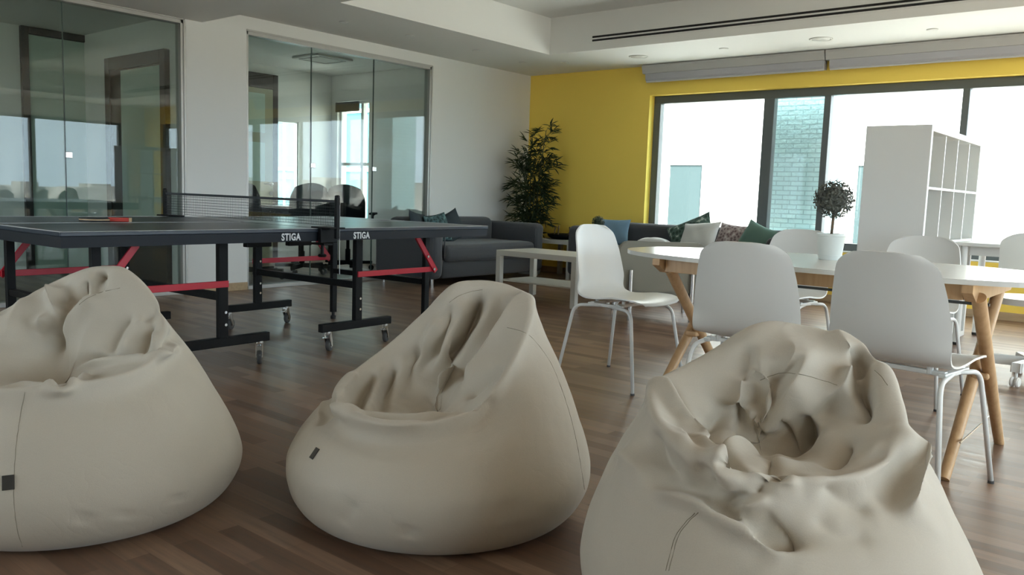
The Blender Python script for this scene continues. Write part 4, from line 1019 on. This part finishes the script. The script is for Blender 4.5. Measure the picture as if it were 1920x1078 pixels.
STROKES_2 = [
  ('b', -0.035, 0.1, [(-0.048,0.017,0.345), (-0.046,0.006,0.332)]),
  ('c', 0.0341, 0.03, [(0.245,0.108,0.653), (0.202,0.012,0.591), (0.152,-0.014,0.515), (0.099,-0.038,0.437), (0.059,-0.069,0.370)]),
  ('v', 0.0697, 0.026, [(0.207,0.096,0.632), (0.165,0.055,0.562), (0.120,0.003,0.486), (0.068,0.009,0.426), (0.025,0.012,0.382)]),
  ('v', 0.093, 0.022, [(0.112,0.154,0.659), (0.079,0.104,0.560), (0.015,0.051,0.452), (-0.040,0.027,0.368), (-0.046,0.006,0.332)]),
  ('c', 0.0465, 0.02, [(0.150,0.132,0.633), (0.115,0.094,0.554), (0.060,0.059,0.474), (0.011,0.035,0.419)]),
  ('c', 0.0434, 0.02, [(0.069,0.135,0.623), (0.024,0.087,0.527), (-0.024,0.056,0.446), (-0.061,0.055,0.395)]),
  ('v', 0.062, 0.018, [(0.022,0.123,0.612), (-0.022,0.086,0.508), (-0.069,0.075,0.421), (-0.094,0.054,0.374)]),
  ('c', 0.0465, 0.018, [(-0.016,0.114,0.575), (-0.061,0.108,0.486), (-0.094,0.088,0.421), (-0.107,0.066,0.383)]),
  ('v', 0.062, 0.018, [(-0.088,0.123,0.483), (-0.110,0.084,0.404), (-0.098,0.003,0.331)]),
  ('c', 0.0403, 0.018, [(-0.121,0.124,0.455), (-0.141,0.070,0.380), (-0.133,-0.088,0.320)]),
  ('v', 0.0558, 0.018, [(-0.158,0.117,0.426), (-0.175,0.043,0.360), (-0.164,-0.148,0.320)]),
  ('c', 0.0372, 0.018, [(-0.191,0.111,0.413), (-0.209,0.024,0.355), (-0.204,-0.134,0.325)]),
  ('v', 0.0558, 0.018, [(-0.225,0.095,0.398), (-0.245,0.006,0.353), (-0.239,-0.172,0.330)]),
  ('c', 0.031, 0.018, [(-0.268,0.074,0.392), (-0.290,-0.000,0.363), (-0.295,-0.090,0.352)]),
  ('v', 0.0775, 0.013, [(-0.040,0.029,0.371), (-0.047,-0.001,0.325), (-0.021,-0.191,0.321)]),
  ('v', 0.0465, 0.01, [(-0.101,0.068,0.387), (-0.071,0.065,0.402), (-0.039,0.025,0.366)]),
  ('c', 0.0341, 0.01, [(-0.088,0.050,0.370), (-0.068,0.047,0.376), (-0.053,0.028,0.359)]),
  ('f', -0.0403, 0.02, [(-0.307,-0.087,0.350), (-0.249,-0.198,0.340), (-0.181,-0.201,0.320), (-0.105,-0.209,0.317), (-0.025,-0.196,0.321), (0.047,-0.153,0.338)]),
  ('c', 0.0186, 0.018, [(-0.291,-0.131,0.346), (-0.235,-0.230,0.334), (-0.158,-0.292,0.330), (-0.084,-0.310,0.330), (0.015,-0.300,0.341)]),
  ('v', 0.031, 0.018, [(0.071,-0.115,0.361), (0.120,-0.126,0.406), (0.188,-0.156,0.465)]),
  ('v', 0.0217, 0.016, [(0.048,-0.178,0.339), (0.126,-0.244,0.377), (0.176,-0.209,0.388)]),
  ('v', 0.0217, 0.02, [(-0.351,-0.147,0.273), (-0.316,-0.097,0.305), (-0.257,-0.196,0.339)]),
  ('c', 0.0186, 0.02, [(-0.316,-0.049,0.350), (-0.358,0.005,0.296), (-0.351,-0.115,0.280)]),
  ('v', 0.006, 0.02, [(-0.222,-0.389,0.082), (-0.197,-0.412,0.128), (-0.182,-0.418,0.160)]),
  ('v', 0.006, 0.02, [(-0.047,-0.443,0.075), (-0.033,-0.455,0.116)]),
  ('v', 0.005, 0.02, [(0.196,-0.411,0.106), (0.208,-0.409,0.148), (0.242,-0.383,0.176)])]
SEAMS_2 = [[(0.192,-0.036,0.562), (0.206,-0.050,0.562), (0.220,-0.063,0.561), (0.234,-0.075,0.559), (0.247,-0.083,0.555), (0.259,-0.072,0.546), (0.270,-0.062,0.535), (0.280,-0.058,0.523), (0.290,-0.055,0.512), (0.299,-0.052,0.500), (0.308,-0.050,0.488), (0.316,-0.051,0.476), (0.324,-0.053,0.465), (0.331,-0.057,0.452), (0.337,-0.060,0.440), (0.343,-0.064,0.428), (0.348,-0.069,0.415), (0.354,-0.074,0.403), (0.359,-0.079,0.391), (0.364,-0.083,0.378), (0.369,-0.087,0.366), (0.373,-0.092,0.353), (0.378,-0.098,0.341), (0.382,-0.105,0.329), (0.386,-0.111,0.317), (0.390,-0.117,0.304), (0.393,-0.122,0.292), (0.397,-0.126,0.279), (0.400,-0.131,0.267), (0.403,-0.137,0.255), (0.406,-0.142,0.242), (0.409,-0.148,0.230), (0.411,-0.153,0.217), (0.414,-0.159,0.205), (0.416,-0.164,0.193), (0.418,-0.169,0.180), (0.421,-0.171,0.167), (0.424,-0.170,0.153), (0.427,-0.165,0.137), (0.431,-0.154,0.118), (0.438,-0.111,0.089)],
  [(0.006,0.124,0.610), (0.019,0.127,0.620), (0.032,0.133,0.629), (0.046,0.141,0.635), (0.061,0.147,0.640), (0.077,0.151,0.645), (0.093,0.152,0.648), (0.109,0.151,0.651)]]
TAGS_2 = [((-0.320,-0.274,0.235), (-0.564,-0.553,0.613), (0.665,-0.744,-0.058), 0.017, 0.033)]
BAGS[3] = dict(loc=(6.041, -6.6, 0), seed=3, rb=[0.46, 0.46, 0.46, 0.46, 0.44, 0.41, 0.4, 0.41, 0.44, 0.46, 0.46, 0.46], zb=[0.17, 0.17, 0.17, 0.17, 0.17, 0.17, 0.17, 0.17, 0.17, 0.17, 0.17, 0.17],
  rr=[0.28, 0.3, 0.26, 0.2, 0.21, 0.25, 0.265, 0.28, 0.29, 0.27, 0.26, 0.27],
  zr=[0.55, 0.635, 0.66, 0.65, 0.585, 0.54, 0.52, 0.475, 0.455, 0.44, 0.44, 0.48], seat=(0.01, 0.07, 0.415), relax=10)
STROKES_3 = [
  ('b', -0.025, 0.05, [(-0.001,0.041,0.417), (-0.004,-0.067,0.420), (0.065,-0.030,0.423)]),
  ('c', -0, 0.03, [(-0.228,0.063,0.525), (-0.207,0.008,0.499)]),
  ('f', -0.0486, 0.026, [(-0.235,0.104,0.531), (-0.206,0.013,0.501), (-0.174,-0.046,0.464), (-0.157,-0.126,0.445)]),
  ('f', -0.0459, 0.03, [(-0.183,-0.028,0.474), (-0.162,-0.085,0.450), (-0.155,-0.186,0.444), (-0.145,-0.258,0.440), (-0.114,-0.272,0.424)]),
  ('v', 0.054, 0.02, [(-0.043,0.107,0.490), (-0.085,0.070,0.460), (-0.139,-0.034,0.451), (-0.153,-0.116,0.445)]),
  ('c', 0.0324, 0.03, [(-0.026,0.129,0.552), (-0.036,0.114,0.504), (-0.051,0.097,0.469)]),
  ('b', 0.085, 0.056, [(0.079,0.155,0.579), (0.125,0.135,0.562), (0.102,0.092,0.499)]),
  ('c', 0.0459, 0.022, [(0.015,0.157,0.625), (0.015,0.129,0.553), (0.031,0.113,0.500), (0.058,0.081,0.458), (0.075,0.030,0.439)]),
  ('c', 0.0486, 0.022, [(0.077,0.035,0.443), (0.102,0.051,0.468), (0.152,0.061,0.511), (0.193,0.060,0.540), (0.231,0.104,0.602)]),
  ('c', 0.0216, 0.03, [(0.204,0.195,0.653), (0.218,0.144,0.628), (0.236,0.106,0.607)]),
  ('v', 0.0675, 0.018, [(-0.008,0.154,0.625), (-0.009,0.127,0.553), (-0.001,0.108,0.507), (0.020,0.092,0.460)]),
  ('v', 0.108, 0.024, [(0.028,0.080,0.438), (0.048,0.023,0.423), (0.080,0.014,0.437), (0.108,0.031,0.461), (0.155,0.034,0.495), (0.197,0.038,0.528)]),
  ('v', 0.0743, 0.02, [(0.261,0.143,0.632), (0.236,0.078,0.585), (0.214,-0.006,0.515), (0.185,-0.043,0.479)]),
  ('c', 0.0297, 0.03, [(0.270,0.101,0.613), (0.264,0.050,0.579), (0.242,-0.024,0.523), (0.210,-0.064,0.486)]),
  ('v', 0.0108, 0.01, [(0.012,0.122,0.537), (0.051,0.139,0.547), (0.079,0.141,0.553), (0.149,0.109,0.547), (0.189,0.064,0.540)]),
  ('v', 0.0459, 0.014, [(-0.040,0.110,0.494), (-0.030,0.089,0.453), (-0.017,0.058,0.424), (-0.005,0.008,0.418)]),
  ('c', 0.0351, 0.014, [(-0.024,0.100,0.476), (-0.007,0.082,0.439), (0.005,0.066,0.416)]),
  ('v', 0.0405, 0.012, [(-0.005,0.095,0.471), (0.013,0.078,0.432), (0.017,0.018,0.416)]),
  ('c', 0.0297, 0.012, [(0.015,0.096,0.472), (0.032,0.077,0.437), (0.036,0.032,0.420)]),
  ('c', 0.0405, 0.02, [(-0.136,-0.131,0.441), (-0.072,-0.059,0.430), (-0.012,-0.055,0.421)]),
  ('v', 0.0243, 0.016, [(0.000,-0.015,0.418), (-0.012,-0.091,0.422), (-0.055,-0.202,0.429), (-0.096,-0.275,0.429)]),
  ('c', 0.0486, 0.026, [(0.140,-0.059,0.449), (0.114,-0.020,0.446), (0.073,-0.008,0.428), (0.019,-0.051,0.418), (-0.043,-0.196,0.427)]),
  ('v', 0.0405, 0.018, [(0.170,-0.052,0.467), (0.131,-0.105,0.437), (0.077,-0.170,0.420)]),
  ('v', 0.0297, 0.016, [(-0.121,-0.275,0.405), (-0.094,-0.279,0.408), (-0.076,-0.277,0.429), (0.006,-0.204,0.423)]),
  ('c', 0.0351, 0.022, [(-0.019,-0.275,0.436), (-0.052,-0.279,0.424), (-0.083,-0.286,0.396), (-0.111,-0.300,0.375)]),
  ('v', 0.0459, 0.014, [(-0.179,-0.279,0.372), (-0.154,-0.274,0.391), (-0.119,-0.278,0.400)]),
  ('c', 0.0243, 0.014, [(-0.154,-0.282,0.381), (-0.126,-0.289,0.383), (-0.103,-0.299,0.377)]),
  ('f', -0.0405, 0.022, [(-0.287,-0.164,0.370), (-0.245,-0.210,0.382), (-0.212,-0.243,0.384), (-0.190,-0.265,0.379), (-0.170,-0.287,0.368), (-0.127,-0.316,0.356), (-0.092,-0.339,0.340), (-0.053,-0.359,0.324)]),
  ('v', 0.0607, 0.026, [(-0.111,-0.312,0.364), (-0.082,-0.326,0.353), (-0.054,-0.340,0.342), (-0.050,-0.353,0.330)]),
  ('c', 0.054, 0.034, [(0.259,-0.083,0.504), (0.252,-0.124,0.447), (0.230,-0.183,0.399), (0.188,-0.268,0.349)]),
  ('v', 0.0432, 0.034, [(0.199,-0.140,0.462), (0.193,-0.197,0.408), (0.157,-0.258,0.365)]),
  ('c', 0.0216, 0.024, [(-0.321,-0.019,0.394), (-0.305,-0.093,0.392), (-0.287,-0.139,0.388)]),
  ('v', 0.027, 0.02, [(-0.266,-0.091,0.477), (-0.260,-0.134,0.433), (-0.242,-0.187,0.406), (-0.226,-0.213,0.399)]),
  ('c', 0.0216, 0.024, [(-0.215,-0.073,0.474), (-0.221,-0.190,0.452), (-0.200,-0.224,0.421)]),
  ('v', 0.027, 0.016, [(-0.198,-0.220,0.439), (-0.175,-0.244,0.423), (-0.171,-0.264,0.393)]),
  ('c', 0.0216, 0.018, [(-0.173,-0.241,0.438), (-0.154,-0.257,0.423), (-0.128,-0.270,0.413)]),
  ('v', 0.0189, 0.02, [(0.023,-0.271,0.429), (0.069,-0.264,0.396), (0.135,-0.259,0.370)]),
  ('v', 0.0135, 0.02, [(-0.001,-0.294,0.379), (0.051,-0.319,0.350), (0.114,-0.313,0.339)]),
  ('c', 0.0135, 0.03, [(0.085,-0.165,0.421), (0.155,-0.148,0.440), (0.214,-0.134,0.472)])]
SEAMS_3 = [[(-0.210,-0.282,0.366), (-0.215,-0.275,0.356), (-0.222,-0.273,0.348), (-0.228,-0.274,0.340), (-0.234,-0.275,0.333), (-0.240,-0.276,0.325), (-0.244,-0.278,0.316), (-0.248,-0.281,0.308), (-0.251,-0.284,0.300), (-0.253,-0.288,0.291), (-0.256,-0.292,0.283), (-0.259,-0.296,0.275), (-0.262,-0.300,0.267), (-0.264,-0.303,0.258)],
  [(-0.215,-0.275,0.362), (-0.220,-0.271,0.353), (-0.227,-0.270,0.346), (-0.233,-0.271,0.338), (-0.239,-0.272,0.330), (-0.245,-0.273,0.322), (-0.249,-0.274,0.314), (-0.253,-0.277,0.306), (-0.256,-0.281,0.297), (-0.258,-0.284,0.289), (-0.261,-0.288,0.281), (-0.264,-0.292,0.273), (-0.267,-0.296,0.265), (-0.269,-0.299,0.256)],
  [(0.250,0.049,0.586), (0.252,0.033,0.582), (0.255,0.021,0.577), (0.257,0.010,0.570), (0.260,0.000,0.563)],
  [(0.010,0.105,0.542), (0.018,0.097,0.549), (0.030,0.102,0.553), (0.041,0.104,0.556), (0.051,0.101,0.561), (0.061,0.096,0.563), (0.071,0.091,0.565), (0.076,0.073,0.567), (0.080,0.051,0.571), (0.092,0.052,0.569), (0.104,0.055,0.566), (0.116,0.058,0.563), (0.128,0.060,0.559), (0.139,0.060,0.556), (0.150,0.058,0.554), (0.159,0.053,0.551), (0.166,0.043,0.550)]]
TAGS_3 = []
BAG_LABELS = {1: 'beige bean bag in front of the table tennis table, cut by the picture edge',
              2: 'beige bean bag in the middle, between the other two bean bags',
              3: 'beige bean bag nearest the camera, in front of the oval table'}
for k, st, se, tg in ((1, STROKES_1, SEAMS_1, TAGS_1), (2, STROKES_2, SEAMS_2, TAGS_2), (3, STROKES_3, SEAMS_3, TAGS_3)):
    build_bag('bean_bag', BAG_LABELS[k], BAGS[k]['loc'], VIEW, BAGS[k], st, se, tg)

# ------------------------------------------------------------------ daylight
w = bpy.data.worlds.new('sky'); SC.world = w; w.use_nodes = True
nt = w.node_tree; nt.nodes.clear()
out = nt.nodes.new('ShaderNodeOutputWorld'); bg = nt.nodes.new('ShaderNodeBackground')
tc = nt.nodes.new('ShaderNodeTexCoord'); sx = nt.nodes.new('ShaderNodeSeparateXYZ')
r = ramp(nt, [(.0, (.66, .80, .93)), (.12, (.72, .86, .98)), (.4, (.86, .94, 1.0)), (1., (.86, .94, 1.0))])
L(nt, tc.outputs['Generated'], sx.inputs[0]); L(nt, sx.outputs['Z'], r.inputs[0]); L(nt, r.outputs[0], bg.inputs[0])
bg.inputs[1].default_value = SKY; L(nt, bg.outputs[0], out.inputs[0])
sun = bpy.data.lights.new('sun', 'SUN'); sun.energy = SUN; sun.angle = .02; sun.color = (1, .95, .86)
so = bpy.data.objects.new('sun', sun); COL.objects.link(so); so.rotation_euler = Vector((.72, -.42, .56)).to_track_quat('Z', 'Y').to_euler()
def portal(name, loc, rot, sx_, sy_):
    a = bpy.data.lights.new(name, 'AREA'); a.shape = 'RECTANGLE'; a.size = sx_; a.size_y = sy_
    o = bpy.data.objects.new(name, a); COL.objects.link(o); o.location = loc; o.rotation_euler = rot
    a.cycles.is_portal = True
    return o
portal('portal_back', ((WX0+WX1)/2, .28, 1.315), (-PI/2, 0, 0), WX1-WX0, 1.63)
portal('portal_right', (XR+.24, -4.425, 1.315), (0, PI/2, 0), 1.63, 7.95)
portal('portal_front', ((BX0+BX1)/2, YB-.24, 1.35), (PI/2, 0, 0), BX1-BX0, 1.7)
# ------------------------------------------------------------------ camera
cam = bpy.data.cameras.new('camera'); co = bpy.data.objects.new('camera', cam); COL.objects.link(co)
cam.sensor_fit = 'HORIZONTAL'; cam.sensor_width = 36.; cam.lens = 1551.47/1920*36.; cam.clip_start = .05; cam.clip_end = 3000
yaw, pitch, roll = .6933, .1114, .0337
fw = Vector((-math.sin(yaw)*math.cos(pitch), math.cos(yaw)*math.cos(pitch), -math.sin(pitch)))
ri = Vector((math.cos(yaw), math.sin(yaw), 0)); up = ri.cross(fw)
r2 = ri*math.cos(roll)+up*math.sin(roll); u2 = -ri*math.sin(roll)+up*math.cos(roll)
co.matrix_world = Matrix(((r2.x, u2.x, -fw.x, 6.7458), (r2.y, u2.y, -fw.y, -8.3533), (r2.z, u2.z, -fw.z, .9538), (0, 0, 0, 1)))
SC.camera = co
# ------------------------------------------------------------------ picture settings
vs = SC.view_settings; vs.view_transform = 'Standard'; vs.look = 'None'; vs.gamma = 1.; vs.exposure = EXPO; vs.use_curve_mapping = False
cy = SC.cycles
cy.use_denoising = True; cy.denoiser = 'OPENIMAGEDENOISE'
cy.max_bounces = 12; cy.diffuse_bounces = 6; cy.glossy_bounces = 6; cy.transparent_max_bounces = 24; cy.transmission_bounces = 6
cy.sample_clamp_indirect = 8.; cy.caustics_reflective = False; cy.caustics_refractive = False
